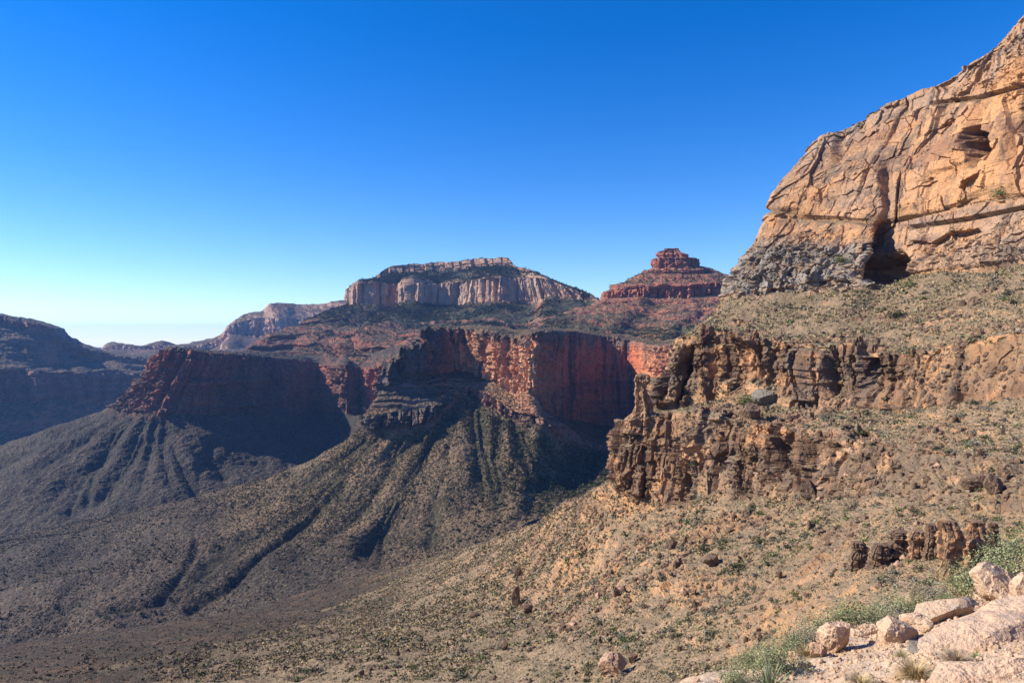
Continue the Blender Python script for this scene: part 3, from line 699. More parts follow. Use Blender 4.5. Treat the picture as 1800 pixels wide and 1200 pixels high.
# lower bands: jointed brown blocks
def jointed(m, w, h, amp, seed, sA):
    wb = .10 * w * fbm(x / (w * 1.4), y / (w * 1.4), z / (w * 2.5), 3, seed + 9)
    b1, g1 = blocks(sA + wb, z, w, h * 2.2, seed, .05)
    b2, g2 = blocks(sA + wb, z + wb, w * .45, h * .8, seed + 1, .07)
    st = strata(z + wb, h * .35, seed + 2)
    d = (b1 - .45) * 1.0 + (b2 - .5) * .42 - .5 * g1 - .2 * g2 + (st - .5) * .2 + .05 * fbm(x / (w * .3), y / (w * .3), z / (w * .3), 4, seed + 3) + .28 * facets(x, y, z * .5, w * .6, seed + 30, .9, m) + (.10 * facets(x, y, z, w * .2, seed + 40, 1.0, m) + .04 * facets(x, y, z, w * .09, seed + 50, 1.0, m)) * sstep(-.3, .3, fbm(x / w, y / w, z / w, 2, seed + 61))
    L.push(d * amp * m)
jointed(m_b * np.clip(y / 170, .45, 1), 9.5, 7.0, 7.0, 65, sB)
jointed(m_c * np.clip(y / 150, .4, 1), 6.5, 5.5, 5.6, 67, sC)
lowdent = np.maximum(m_b, m_c)
dent(1298, 650, 34, 52, -6, 6); dent(1246, 640, 9, 60, 4, 3); dent(1206, 630, 9, 34, -6, 3); dent(1172, 660, 7, 44, -5, 3)
dent(1462, 668, 11, 40, -5, 3); dent(1500, 660, 9, 50, -6, 3); dent(1545, 650, 30, 40, -4, 4); dent(1410, 640, 16, 40, 3, 3)
dent(1196, 800, 6, 50, -5, 3); dent(1262, 810, 9, 50, -6, 3); dent(1225, 780, 14, 40, 2, 3); dent(1372, 810, 12, 30, -4, 3); dent(1430, 800, 8, 40, -5, 3)
# low outcrops on the open slope
oc = sstep(.12, .40, fbm(x / 16, y / 16, z / 9, 4, 101)) * (1 - m_up) * (1 - m_b) * (1 - m_c) * sstep(3.3, 3.7, tv)
oc = oc * np.clip(y / 150, .3, 1) * (1 - .75 * sstep(5.2, 6.2, tc)) * (.35 + .65 * sstep(4.0, 6.5, tc) * sstep(4.2, 5.5, tv)) * (1 - sstep(9.6, 10.2, tv))
b3, g3 = blocks(L.s + 1.5 * fbm(x / 6, y / 6, z / 6, 2, 6), z, 2.6, 2.2, 102, .14)
st = strata(z + 1.0 * fbm(x / 8, y / 8, z / 8, 2, 8), 2.4, 103)
L.push(oc * np.clip(y / 150, .3, 1) * (.5 + 1.5 * facets(x, y, z * .8, 2.8, 240, 1.0, oc) + .6 * facets(x, y, z, 1.1, 250, 1.0, oc) + .2 * facets(x, y, z, .5, 251, 1.0, oc)), 'N')
# grey rounded slabs under the cliff on its left
gs = sstep(2.2, 2.5, tv) * (1 - sstep(3.0, 3.2, tv)) * (1 - sstep(4.2, 5.0, tc))
L.push(gs * (1.0 * fbm(x / 7, y / 7, z / 7, 4, 111) + 2.0 * facets(x, y, z, 5.5, 260, 1.0, gs) + .8 * facets(x, y, z, 2.0, 270, 1.0, gs)))
mm = np.clip(1 - m_up - m_b - m_c, 0, 1)
rough(L, mm, 26, 1.6, 69, 4)
near = np.clip(y / 90, .15, 1)
rough(L, mm, 3.0, .34 * near, 70, 5)
cliff = np.clip(m_up + m_b * 1.3 + m_c * 1.3 + oc * 1.6 + gs * .6, 0, 1)
brown = np.clip(m_b * 1.3 + m_c * 1.3 + oc, 0, 1) * np.clip(.95 + .5 * fbm(x / 8, y / 8, z / 16, 3, 44), 0, 1)
greyw = np.clip(gs * 1.0 + m_up * (.26 * sstep(0, .5, fbm(x / 18, y / 18, z / 30, 3, 45)) + .5 * (1 - sstep(1.1, 1.35, tv)) + .5 * sstep(2, 2.2, tv) * sstep(4, 5, tc)), 0, 1)
braw = sstep(5.0, 5.07, L.tv2) * (1 - sstep(5.93, 6.05, L.tv2)) * np.clip(.55 + .8 * fbm(x / 14, y / 14, z / 8, 3, 48), 0, 1)
craw = sstep(7.0, 7.06, L.tv2) * (1 - sstep(7.9, 8.05, L.tv2)) * np.clip(.45 + .8 * fbm(x / 12, y / 12, z / 8, 3, 49), 0, 1)
cliff = np.maximum(cliff, np.maximum(braw, craw)); brown = np.clip(np.maximum(brown, .9 * np.maximum(braw, craw)), 0, 1)
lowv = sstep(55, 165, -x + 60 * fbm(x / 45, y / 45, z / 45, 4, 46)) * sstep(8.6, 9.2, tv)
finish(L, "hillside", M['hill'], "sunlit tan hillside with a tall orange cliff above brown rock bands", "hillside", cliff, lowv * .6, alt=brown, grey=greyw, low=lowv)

# ------------------------------------------------------------------ OBJECTS
#@@BEGIN
# --- the trail bench in the near corner, dropping off to the hillside
tr = [
 [('w', -9, -6, -16), ('w', -1.6, -3, -2.3), ('w', 0, -3, -1.75), ('w', 2.2, -3, -1.6), ('w', 7, -3, 1)],
 [('w', -9, 3, -18), ('w', -.9, 1.5, -2.7), ('w', .6, 1.5, -2.2), ('w', 2.6, 1.5, -2.0), ('w', 6.5, 1, .3)],
 [('w', -7, 9, -20), (1150, 1290, 8), (1330, 1330, 7.4), (1560, 1330, 6.6), (1950, 1300, 5.8)],
 [('w', -5, 14, -19), (1245, 1199, 9.5), (1400, 1215, 9.0), (1640, 1200, 8.2), (1970, 1160, 7.5)],
 [('w', -3.2, 16.5, -18.5), (1330, 1170, 10.6), (1450, 1167, 10.2), (1640, 1142, 9.7), (1930, 1090, 9.0)],
 [('w', -1.2, 18.6, -18), (1425, 1135, 11.8), (1520, 1132, 11.5), (1670, 1112, 11.1), (1900, 1062, 10.6)],
 [('w', .8, 20.5, -17), (1500, 1108, 13), (1575, 1111, 12.8), (1705, 1087, 12.5), (1890, 1040, 12.1)],
 [('w', 3, 22, -16.5), (1580, 1090, 14.3), (1645, 1089, 14.1), (1745, 1064, 13.9), (1890, 1014, 13.5)],
 [('w', 5.5, 24, -16), (1655, 1062, 15.8), (1712, 1063, 15.7), (1790, 1042, 15.5), (1910, 994, 15.3)],
 [('w', 8.5, 26, -15.5), (1740, 1036, 17.5), (1782, 1036, 17.4), (1838, 1018, 17.3), (1935, 968, 17.2)],
 [('w', 12, 29, -15), (1812, 1012, 19.5), (1845, 1012, 19.5), (1888, 992, 19.5), (1975, 938, 19.5)],
 [('w', 20, 36, -14), (1960, 972, 25), (1990, 972, 25), (2020, 960, 25), (2100, 900, 25)],
]
L = Loft(tr, 'ssss', 1.3, sharp=[1, 0, 0, 0, 1], umax=700)
tv = L.tv[:, None]; x, y, z = L.V[..., 0], L.V[..., 1], L.V[..., 2]
rough(L, np.ones_like(x), 1.6, .10, 201, 4)
rough(L, np.ones_like(x), .32, .022, 202, 4)
rough(L, (1 - sstep(.8, 1.05, tv)) * np.ones_like(x), 2.6, .55, 203, 4)
lf = sstep(2.7, 3.3, tv + .3 * fbm(x / 1.5, y / 1.5, z, 3, 8))
st = strata(z * 1.0 + .35 * x * 0 + .12 * fbm(x / .8, y / .8, z / .8, 3, 9), .22, 204)
L.push(lf * (st - .5) * .22)
def trail_mat():
    b = NB("trail_dirt"); p = b.pos()
    n1_, n2_, n3_ = b.noise(p, .7, 5, .6), b.noise(p, 5, 4, .6), b.noise(p, 28, 3, .6)
    c = b.mix(b.ramp(n1_, .38, .64), (.47, .345, .235), (.54, .43, .315))
    c = b.mix(b.ramp(n2_, .5, .7, 0, .7), c, (.37, .235, .15))
    v = b.voro(p, 16)
    c = b.mix(b.ramp(v, .22, .12, 0, .75), c, b.mix(b.ramp(b.noise(p, 9, 1), .4, .6), (.36, .20, .15), (.62, .52, .44)))
    c = b.mix(b.ramp(n3_, .3, .7, 0, .35), c, (.22, .13, .09))
    side = b.math('ADD', b.attr("veg"), b.math('MULTIPLY', b.math('SUBTRACT', n1_, .5), .6), True)
    c = b.mix(b.math('MULTIPLY', side, .8), c, b.mix(b.ramp(n2_, .4, .6), (.26, .20, .11), (.34, .22, .14)))
    h = b.math('ADD', b.math('MULTIPLY', n2_, 1.0), b.math('ADD', b.math('MULTIPLY', n3_, .35), b.math('MULTIPLY', b.ramp(v, .3, .05), .3)))
    return b.done(c, .95, h, .06, .8)
M['trail'] = trail_mat()
finish(L, "trail", M['trail'], "pale dusty footpath edged with stones in the near right corner", "trail", np.zeros_like(x), 1 - sstep(.75, 1.02, tv) + 0 * x)

# --- where a photo point meets the land
BUF_W, BUF_H = 1000, 680
zbuf = np.full((BUF_H, BUF_W), 1e9)
_pick = {}
for nm, Lf in LOFTS.items():
    V = Lf.V.reshape(-1, 3); ok = V[:, 1] > 1
    px, py = pix(V)
    ok &= (px > -60) & (px < 1860) & (py > -10) & (py < 1230)
    ii = np.nonzero(ok)[0]
    _pick[nm] = (px[ii], py[ii], V[ii])
    bx = np.clip((px[ii] * BUF_W / 1800).astype(int), 0, BUF_W - 1); by = np.clip((py[ii] * BUF_H / 1200).astype(int), 0, BUF_H - 1)
    np.minimum.at(zbuf, (by, bx), V[ii, 1])
zb = zbuf.copy()
for _ in range(2):                                   # close pinholes
    q = np.pad(zb, 1, mode='edge')
    zb = np.minimum.reduce([q[i:i + BUF_H, j:j + BUF_W] for i in range(3) for j in range(3)])
q = np.pad(zb, 2, mode='edge')
zb = np.maximum.reduce([q[i:i + BUF_H, j:j + BUF_W] for i in range(5) for j in range(5)])
def visible(V, slack=1.04):
    px, py = pix(V)
    inside = (V[:, 1] > 1) & (px > -15) & (px < 1815) & (py > 0) & (py < 1215)
    bx = np.clip((px * BUF_W / 1800).astype(int), 0, BUF_W - 1); by = np.clip((py * BUF_H / 1200).astype(int), 0, BUF_H - 1)
    return inside & (V[:, 1] < zb[by, bx] * slack + .3)
def find(px, py, *names):
    best = None
    for nm in names or _pick:
        ax, ay, V = _pick[nm]
        d = np.hypot(ax - px, ay - py)
        k = np.nonzero(d < max(4.0, d.min() + 1.5))[0]
        j = k[np.argmin(V[k, 1])]
        if best is None or (d[j] < 12 and V[j, 1] < best[1]): best = V[j]
    return best.copy()
def sample(nm, n, ok=None, power=0.0, seed=1):
    """n visible points on a landform, evenly by ground area (weight / distance**power)"""
    Lf = LOFTS[nm]; V = Lf.V
    A, B, C_ = V[:-1, :-1], V[1:, :-1], V[:-1, 1:]
    area = np.linalg.norm(np.cross(B - A, C_ - A), axis=2)
    c = V[:-1, :-1].reshape(-1, 3)
    w = area.ravel() * visible(c) / np.maximum(c[:, 1], 5) ** power
    if ok is not None: w = w * ok[:-1, :-1].ravel()
    r = np.random.default_rng(seed)
    if w.sum() <= 0: return np.zeros((0, 3)), np.zeros(0, int)
    k = r.choice(len(w), n, p=w / w.sum())
    f = r.random((n, 2, 1))
    a, b, d = A.reshape(-1, 3)[k], B.reshape(-1, 3)[k], C_.reshape(-1, 3)[k]
    return a + (b - a) * f[:, 0] * .9 + (d - a) * f[:, 1] * .9, k

# --- plants
def leaf_mat(name, base, var=.35):
    b = NB(name)
    t = b.attr("tint", "Color")
    c = b.mix(1.0, t, base, 'MULTIPLY') if base else t
    return b.done(c, .85, spec=.1)
M['leaf'] = leaf_mat("plant_leaves", None)
def simple_mat(name, c1, c2, scale, rough=.9):
    b = NB(name); p = b.pos(); n = b.noise(p, scale, 4, .6)
    return b.done(b.mix(b.ramp(n, .35, .65), c1, c2), rough, n, .02, .6)
M['twig'] = simple_mat("grey_twigs", (.20, .16, .13), (.32, .27, .22), 8)

def clump_arrays(P_, r, hr, k, size, tint, seed, jit=.35, lo=0.0):
    """leaf-sized triangles through the volume of rounded clumps standing on P_; k per clump"""
    g = np.random.default_rng(seed); n = len(P_)
    d = g.normal(size=(n, k, 3)); d /= np.linalg.norm(d, axis=2, keepdims=True)
    rad = g.random((n, k, 1)) ** .45
    d[..., 2] = np.abs(d[..., 2])
    lump = 1 + .35 * np.sin(3 * np.arctan2(d[..., 1], d[..., 0]) + g.random((n, 1)) * 6.28)[..., None]
    c = d * rad * lump * r[:, None, None]
    c[..., 2] *= hr
    c = c + P_[:, None, :]; c[..., 2] += lo * r[:, None]
    s = (size * r)[:, None, None] * (.6 + .8 * g.random((n, k, 1)))
    u = g.normal(size=(n, k, 3)); u /= np.linalg.norm(u, axis=2, keepdims=True)
    w = np.cross(u, g.normal(size=(n, k, 3))); w /= np.linalg.norm(w, axis=2, keepdims=True) + 1e-9
    a = c + u * s; b = c - u * s * .5 + w * s * .7; e = c - u * s * .5 - w * s * .7
    V = np.stack([a, b, e], 2).reshape(-1, 3)
    t = tint[:, None, :] * (1 + jit * (g.random((n, k, 1)) - .5) * 2)
    T = np.repeat(t.reshape(-1, 3), 3, 0)
    return V, np.arange(len(V)).reshape(-1, 3), T

PAL = {'grey': (.19, .18, .13), 'olive': (.185, .17, .085), 'dark': (.07, .075, .04), 'straw': (.335, .26, .145), 'brown': (.20, .15, .105), 'green': (.10, .13, .045), 'pale': (.245, .21, .135)}
def palette(n, weights, seed):
    g = np.random.default_rng(seed); ks = list(weights); w = np.array([weights[k] for k in ks], float)
    return np.array([PAL[ks[i]] for i in g.choice(len(ks), n, p=w / w.sum())]) * (.8 + .4 * g.random((n, 1)))

# low scrub and dry grass on the near hillside: past counting
H = LOFTS['hillside']
Hy = H.V[..., 1]
soil = np.clip(1 - H.cliff * 1.5, 0.012, 1) * sstep(2.9, 3.05, H.tv)[:, None]
patchy = np.clip(.75 + .9 * fbm(H.V[..., 0] / 9, H.V[..., 1] / 9, H.V[..., 2] / 9, 3, 301), .08, 2)
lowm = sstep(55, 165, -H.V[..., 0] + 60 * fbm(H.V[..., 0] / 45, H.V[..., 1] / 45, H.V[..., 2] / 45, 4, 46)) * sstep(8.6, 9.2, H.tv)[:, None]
Pg, k = sample('hillside', 42000, soil * patchy * (1 - .9 * lowm), .8, 11)
rg = (.12 + .30 * rng.random(len(Pg)) ** 1.5) * np.clip(Pg[:, 1] / 110, .75, 2.6)
V1, F1, T1 = clump_arrays(Pg, rg, .8, 9, .55, palette(len(Pg), {'straw': 7, 'pale': 4, 'grey': 1.3, 'olive': 1.5, 'brown': 1.2}, 12) * (1 - .7 * np.clip(lowm[:-1, :-1].ravel()[k], 0, 1))[:, None], 13, .25)
g1_ = link_mesh("dry_grass", V1, F1, M['leaf'], colattr=T1)
tag(g1_, "straw coloured dry grass and low scrub over the sunlit hillside", "grass", kind='stuff')

# shrubs: the largest 290 each by itself, the rest one mass
Ps, k = sample('hillside', 5600, np.clip(soil * 1.2, .03, 1) * np.clip(patchy, .05, 2.0) ** 1.6 * (1 - .85 * lowm) * (1 - .55 * (H.tv < 5.0)[:, None]), .95, 21)
rs = .28 + .75 * rng.random(len(Ps)) ** 2.6
rs *= np.clip(Ps[:, 1] / 120, .8, 1.5)
apx = rs / Ps[:, 1] * F
order = np.argsort(-apx)
N_SHRUB = 250
big, rest = order[:N_SHRUB], order[N_SHRUB:]
ts = 1.12 * palette(len(Ps), {'grey': 4.2, 'olive': 2.2, 'dark': 2.2, 'brown': 1.8, 'green': .8}, 22)
near_r = rest[Ps[rest, 1] < 130]; far_r = rest[Ps[rest, 1] >= 130][::2]
V1, F1, T1 = clump_arrays(Ps[near_r], rs[near_r], .85, 46, .30, ts[near_r], 23)
V2, F2, T2 = clump_arrays(Ps[far_r], rs[far_r], .85, 16, .48, ts[far_r], 24)
so = link_mesh("shrubs", np.concatenate([V1, V2]), np.concatenate([F1, F2 + len(V1)]), M['leaf'], colattr=np.concatenate([T1, T2]))
tag(so, "small desert shrubs dotted over the far parts of the hillside", "shrubs", kind='stuff')

def shrub_proto(name, colour, k=150, size=.17, hr=.9, seed=0, stems=9, feather=False):
    g = np.random.default_rng(seed)
    root = bpy.data.objects.new(name, None); COL.objects.link(root)
    V, Fc, T = clump_arrays(np.zeros((1, 3)), np.ones(1), hr, k, size, np.array([colour]), seed, .45, .08)
    if feather:                                       # thin upright sprays
        n = k
        a = g.random(n) * 6.28; lean = .15 + .75 * g.random(n)
        d = np.stack([np.cos(a) * lean, np.sin(a) * lean, np.ones(n)], 1); d /= np.linalg.norm(d, axis=1, keepdims=True)
        ln = (.55 + .6 * g.random((n, 1))); b0 = g.normal(size=(n, 3)) * [.12, .12, .02]
        b0 = b0 + d * ln * g.random((n, 1)) * .75
        sd = np.cross(d, g.normal(size=(n, 3))); sd /= np.linalg.norm(sd, axis=1, keepdims=True)
        tip = b0 + d * ln * .35 + g.normal(size=(n, 3)) * .07
        V = np.stack([b0 - sd * .02, b0 + sd * .02, tip], 1).reshape(-1, 3)
        T = np.repeat(np.array(colour)[None] * (.6 + .9 * g.random((n, 1))), 3, 0); Fc = np.arange(3 * n).reshape(-1, 3)
    link_mesh("foliage", V, Fc, M['leaf'], root, colattr=T)
    sv, sf = [], []
    for i in range(stems):
        a = 6.28 * i / stems + g.random(); l = .5 + .4 * g.random(); t = np.array([math.cos(a) * .6, math.sin(a) * .6, .85 * hr]) * l
        mid = t * .5 + np.array([0, 0, .08]) + g.normal(size=3) * .06
        pts = [np.zeros(3), mid, t]; ws = [.035, .022, .008]
        o = len(sv)
        for p_, w_ in zip(pts, ws):
            for q_ in range(4): sv.append(p_ + w_ * np.array([math.cos(q_ * 1.571), math.sin(q_ * 1.571), 0]))
        for s_ in range(2):
            for q_ in range(4): sf.append([o + s_ * 4 + q_, o + s_ * 4 + (q_ + 1) % 4, o + s_ * 4 + 4 + (q_ + 1) % 4, o + s_ * 4 + 4 + q_])
    link_mesh("stem", np.array(sv), np.array(sf), M['twig'], root)
    return root
def copy_tree(o, parent=None):
    c = o.copy(); COL.objects.link(c)
    if parent: c.parent = parent
    for ch in o.children:
        copy_tree(ch, c)
    return c
_used = set()
def place(proto, loc, scale, rz, label, cat, group=None, tilt=(0, 0)):
    o = proto if proto.name not in _used else copy_tree(proto)
    _used.add(proto.name)
    o.location = loc; o.scale = scale if hasattr(scale, '__len__') else (scale,) * 3
    o.rotation_euler = (tilt[0], tilt[1], rz)
    return tag(o, label, cat, group)
protos = {}
for i, (kk, wd) in enumerate((('grey', 'grey-green'), ('olive', 'olive'), ('dark', 'dark green'), ('brown', 'bare brown'), ('green', 'bright green'))):
    protos[kk] = [shrub_proto("desert_shrub", PAL[kk], 150, .17, .8 + .15 * v, 400 + 10 * i + v) for v in range(2)]
WORD = {'grey': 'grey-green rounded', 'olive': 'olive', 'dark': 'dark green', 'brown': 'leafless brown', 'green': 'fresh green'}
def region(nm, p):
    px, py = pix(p)
    if py < 590: return "on the grassy slope under the great orange cliff"
    if py < 745: return "among the upper brown rock band and its ledge"
    if py < 900: return "among the broken brown rocks of the middle hillside"
    if px > 1250: return "on the stony hillside just beyond the footpath"
    return "on the open tan slope below the rock bands"
ks = list(PAL)
for i in big:
    kk = min(('grey', 'olive', 'dark', 'brown', 'green'), key=lambda q: np.abs(ts[i] / ts[i].sum() - np.array(PAL[q]) / sum(PAL[q])).sum() + .3 * abs(ts[i].sum() - sum(PAL[q])))
    reg = region('hillside', Ps[i])
    pr = random.choice(protos[kk])
    f_ = rs[i]
    place(pr, Ps[i] - np.array([0, 0, .05]), (f_ * random.uniform(.85, 1.2), f_ * random.uniform(.85, 1.2), f_ * random.uniform(.7, 1.0)), random.uniform(0, 6.28),
          "small %s desert shrub %s" % (WORD[kk], reg), "shrub", "%s shrubs %s" % (WORD[kk], reg))

# bushes with a place of their own in the photo: px, py, width px, colour, label
fea = {'green': shrub_proto("leafy_bush", (.25, .27, .14), 3600, .034, 1.0, 77, 16), 'grey': shrub_proto("twiggy_bush", (.29, .255, .19), 1700, .034, 1.0, 78, 22), 'dark': shrub_proto("dark_bush", PAL['dark'], 340, .12, .95, 79, 8),
       'lush': shrub_proto("leafy_bush", (.13, .16, .06), 700, .08, .95, 80, 8)}
for px, py, w, kk, lab in [
    (1762, 1000, 110, 'green', "large feathery green bush behind the biggest trailside boulder"),
    (1700, 1022, 80, 'green', "feathery green bush left of the biggest trailside boulder, over the path edge"),
    (1795, 962, 90, 'green', "tall feathery green bush at the photo's right edge"),
    (1640, 1040, 62, 'grey', "tangled grey twiggy bush beside the foot of the leaning rock pillar"),
    (1588, 1068, 74, 'green', "bright green bush just behind the long stone slab"),
    (1540, 1062, 50, 'grey', "grey twiggy bush between two green bushes along the path edge"),
    (1502, 1070, 48, 'lush', "rounded green bush standing alone above the flat trail stones"),
    (1362, 1152, 82, 'green', "low green bush below the path edge, beside the pinkish stone"),
    (1295, 1186, 66, 'green', "grassy green clump at the bottom edge left of the yucca"),
    (1310, 700, 34, 'lush', "bright green bush at the foot of the smooth brown cliff panel"),
    (1336, 698, 24, 'lush', "smaller green bush touching the bright one at the brown cliff's foot"),
    (1293, 992, 32, 'dark', "dark green bush below the small rock fins on the open slope"),
    (1236, 962, 30, 'dark', "dark bush beside the small rock fins on the open slope"),
    (1335, 948, 28, 'dark', "lone dark low bush on bare ground mid hillside"),
    (1575, 548, 28, 'dark', "dark round bush on the grassy slope under the recess"),
    (1478, 452, 22, 'lush', "green bush on a ledge of the grey slabs under the orange cliff"),
    (1597, 496, 24, 'lush', "green bush at the mouth of the dark recess in the cliff"),
    (1756, 338, 26, 'lush', "green bush on the ledge below the cave"),
    (1216, 812, 18, 'lush', "green bush growing in the lower brown rock band"),
    (1165, 1012, 14, 'dark', "dark bush in the middle of the open tan slope"),
    (1108, 1170, 16, 'dark', "small dark bush in the shadow of the big lone boulder")]:
    onm = ('trail', 'hillside') if py > 1060 else ('hillside',)
    p = find(px, py + w * .25, *onm)
    if px > 1480 and py > 950: p = find(px, py + w * .2, 'hillside', 'trail')
    f_ = w / F * p[1] / 1.7
    place(fea[kk], p - np.array([0, 0, .06 * f_]), (f_, f_, f_ * .9), random.uniform(0, 6.28), lab, "bush")

# --- scrub on the dark scree, trees on the ledges of the far mesas: far-off masses
B_ = LOFTS['red_butte']
okb = sstep(2.0, 2.1, B_.tv)[:, None] * (1 - .6 * sstep(5.4, 6.2, B_.tv))[:, None] * np.clip(1 - np.maximum(B_.cliff, 0) * 1.2, .03, 1) * np.clip(.6 + .8 * fbm(B_.V[..., 0] / 60, B_.V[..., 1] / 60, B_.V[..., 2] / 60, 3, 71), .1, 2)
Pb, k = sample('red_butte', 26000, okb, 0.0, 31)
rb = (.7 + 1.0 * rng.random(len(Pb)) ** 2)
V1, F1, T1 = clump_arrays(Pb, rb, .9, 7, .62, palette(len(Pb), {'dark': 3, 'olive': 3, 'grey': 1, 'brown': 2}, 32) * np.array([[.62, .56, .48]]), 33)
okc = (sstep(9, 12, B_.tcol)[None, :] * .6 + .5) * sstep(4.0, 4.2, B_.tv)[:, None] * (1 - sstep(6.5, 6.9, B_.tv) * .2)[:, None]
Pw, k = sample('red_butte', 1800, okc * (sstep(6, 9, B_.tcol)[None, :] + .12), 0.0, 34)
V2, F2, T2 = clump_arrays(Pw, 1.6 + 1.8 * rng.random(len(Pw)) ** 2, 1.2, 14, .5, palette(len(Pw), {'dark': 6, 'green': 1}, 35) * .75, 36)
o = link_mesh("scrub", np.concatenate([V1, V2]), np.concatenate([F1, F2 + len(V1)]), M['leaf'], colattr=np.concatenate([T1, T2]))
tag(o, "dark blackbrush scrub covering the scree below the red butte", "scrub", kind='stuff')
Fm = LOFTS['fluted_mesa']; tvv = Fm.tv[:, None]
okf = (.6 * sstep(.95, 1.05, tvv) * (1 - sstep(1.9, 2, tvv)) + sstep(1.95, 2.1, tvv) * (1 - sstep(2.9, 3.0, tvv)) * 2.0 + sstep(3.98, 4.05, tvv) * (1 - sstep(4.9, 5.5, tvv)) + .55 * sstep(5, 5.3, tvv)) * (1 - np.clip(Fm.cliff, 0, .85)) * np.clip(.5 + 1.1 * fbm(Fm.V[..., 0] / 90, Fm.V[..., 1] / 90, Fm.V[..., 2] / 120, 3, 72), .05, 2)
Pf, k = sample('fluted_mesa', 11000, okf, 0.0, 41)
rf = 1.8 + 2.2 * rng.random(len(Pf)) ** 1.5
V1, F1, T1 = clump_arrays(Pf, rf, 2.0, 12, .55, np.tile(np.array([[.040, .048, .027]]), (len(Pf), 1)) * (.7 + .7 * rng.random((len(Pf), 1))), 42)
Sm = LOFTS['stepped_butte']; tvv = Sm.tv[:, None]
oks = (.35 + .5 * sstep(4.0, 4.5, tvv)) * sstep(1.0, 1.1, tvv) * (1 - np.clip(Sm.cliff, 0, .9)) * np.clip(.6 + 1.0 * fbm(Sm.V[..., 0] / 60, Sm.V[..., 1] / 60, Sm.V[..., 2] / 60, 3, 73), .05, 2)
Pf2, k = sample('stepped_butte', 3000, oks, 0.0, 43)
V2, F2, T2 = clump_arrays(Pf2, 1.1 + 1.8 * rng.random(len(Pf2)) ** 2, 1.3, 10, .55, palette(len(Pf2), {'dark': 5, 'olive': 1.5}, 44) * .9, 45)
o = link_mesh("woods", np.concatenate([V1, V2]), np.concatenate([F1, F2 + len(V1)]), M['leaf'], colattr=np.concatenate([T1, T2]))
tag(o, "dark pinyon and juniper woods on the ledges of the far mesas", "woods", kind='stuff')

# --- rocks
def rock_mat(name, c1, c2, c3, lichen=(.30, .29, .26), lich=.4, sc=1.0):
    b = NB(name); p = b.pos()
    n1_, n2_, n3_ = b.noise(p, 1.1 * sc, 5, .6), b.noise(p, 5 * sc, 5, .6), b.noise(p, 22 * sc, 3, .6)
    c = b.mix(b.ramp(n1_, .40, .60), c1, c2)
    c = b.mix(b.ramp(n2_, .52, .66, 0, .8), c, c3)
    g = b.n("ShaderNodeNewGeometry"); s = b.n("ShaderNodeSeparateXYZ"); b.l(g.outputs["Normal"], s.inputs[0])
    c = b.mix(b.math('MULTIPLY', b.math('MULTIPLY', b.ramp(s.outputs[2], .1, .8), b.ramp(b.noise(p, 3.1 * sc, 4, .7), .50, .60)), lich), c, lichen)
    c = b.mix(b.ramp(n3_, .35, .7, 0, .4), c, b.mix(.5, c, (.06, .04, .03)))
    h = b.math('ADD', b.math('MULTIPLY', n2_, 1.0), b.math('MULTIPLY', n3_, .4))
    return b.done(c, .9, h, .10 / sc, .9)
M['brown_rock'] = rock_mat("brown_varnished_rock", (.12, .082, .056), (.18, .12, .08), (.36, .20, .11), (.22, .20, .175), .3)
M['band_rock'] = rock_mat("orange_and_brown_rock", (.42, .235, .12), (.15, .10, .068), (.26, .165, .10))
M['tan_rock'] = rock_mat("tan_rock", (.50, .31, .19), (.42, .28, .19), (.30, .19, .13))
M['pink_rock'] = rock_mat("pink_sandstone", (.56, .40, .27), (.50, .345, .225), (.42, .26, .17), (.44, .40, .33), .45)
M['slab_rock'] = rock_mat("pale_sandstone", (.60, .42, .285), (.54, .36, .235), (.46, .31, .215), (.42, .34, .27), .5)
M['grey_rock'] = rock_mat("dark_lichen_rock", (.17, .15, .125), (.25, .21, .17), (.12, .11, .095), (.36, .34, .30), .6, 2.0)

def ico(sub):
    import bmesh
    bm = bmesh.new(); bmesh.ops.create_icosphere(bm, subdivisions=sub, radius=1.0)
    V = np.array([v.co[:] for v in bm.verts]); Fc = np.array([[v.index for v in f.verts] for f in bm.faces]); bm.free()
    return V, Fc
ICO = {s_: ico(s_) for s_ in (3, 4, 5)}
def rock_shape(seed, sub=3, cuts=9, dims=(1, 1, 1), noise=.10, depth=(.5, .8), grooves=0, facet=.0):
    g = np.random.default_rng(seed); V, Fc = ICO[sub]; V = V.copy()
    for i in range(cuts):                              # break flat faces off a lump
        n = g.normal(size=3); n /= np.linalg.norm(n); d = g.uniform(*depth)
        t = V @ n - d
        V = V - np.where(t > 0, t * .96, 0)[:, None] * n
    V = V * np.array(dims)
    x, y, z = V.T
    nr = V / (np.linalg.norm(V, axis=1, keepdims=True) + 1e-9)
    dd = noise * fbm(x * 1.6 + seed, y * 1.6, z * 1.6, 3, seed) + noise * .5 * fbm(x * 5, y * 5 + seed, z * 5, 4, seed + 1)
    if facet: dd += facet * facets(x + seed, y, z, .55, seed + 2) + facet * .5 * facets(x, y + seed, z, .2, seed + 3)
    if grooves: dd -= grooves * sstep(.35, .0, np.abs(n1(z * 2.2 + .4 * vnoise(x, y, z, seed), seed + 5)))
    V = V + nr * dd[:, None]
    return V, Fc
def rock(name, V, Fc, mat, loc, rz, label, cat, group=None, tilt=(0, 0), scale=(1, 1, 1)):
    o = link_mesh(name, V, Fc, mat, smooth=False)
    o.location = loc; o.rotation_euler = (tilt[0], tilt[1], rz); o.scale = scale
    return tag(o, label, cat, group)
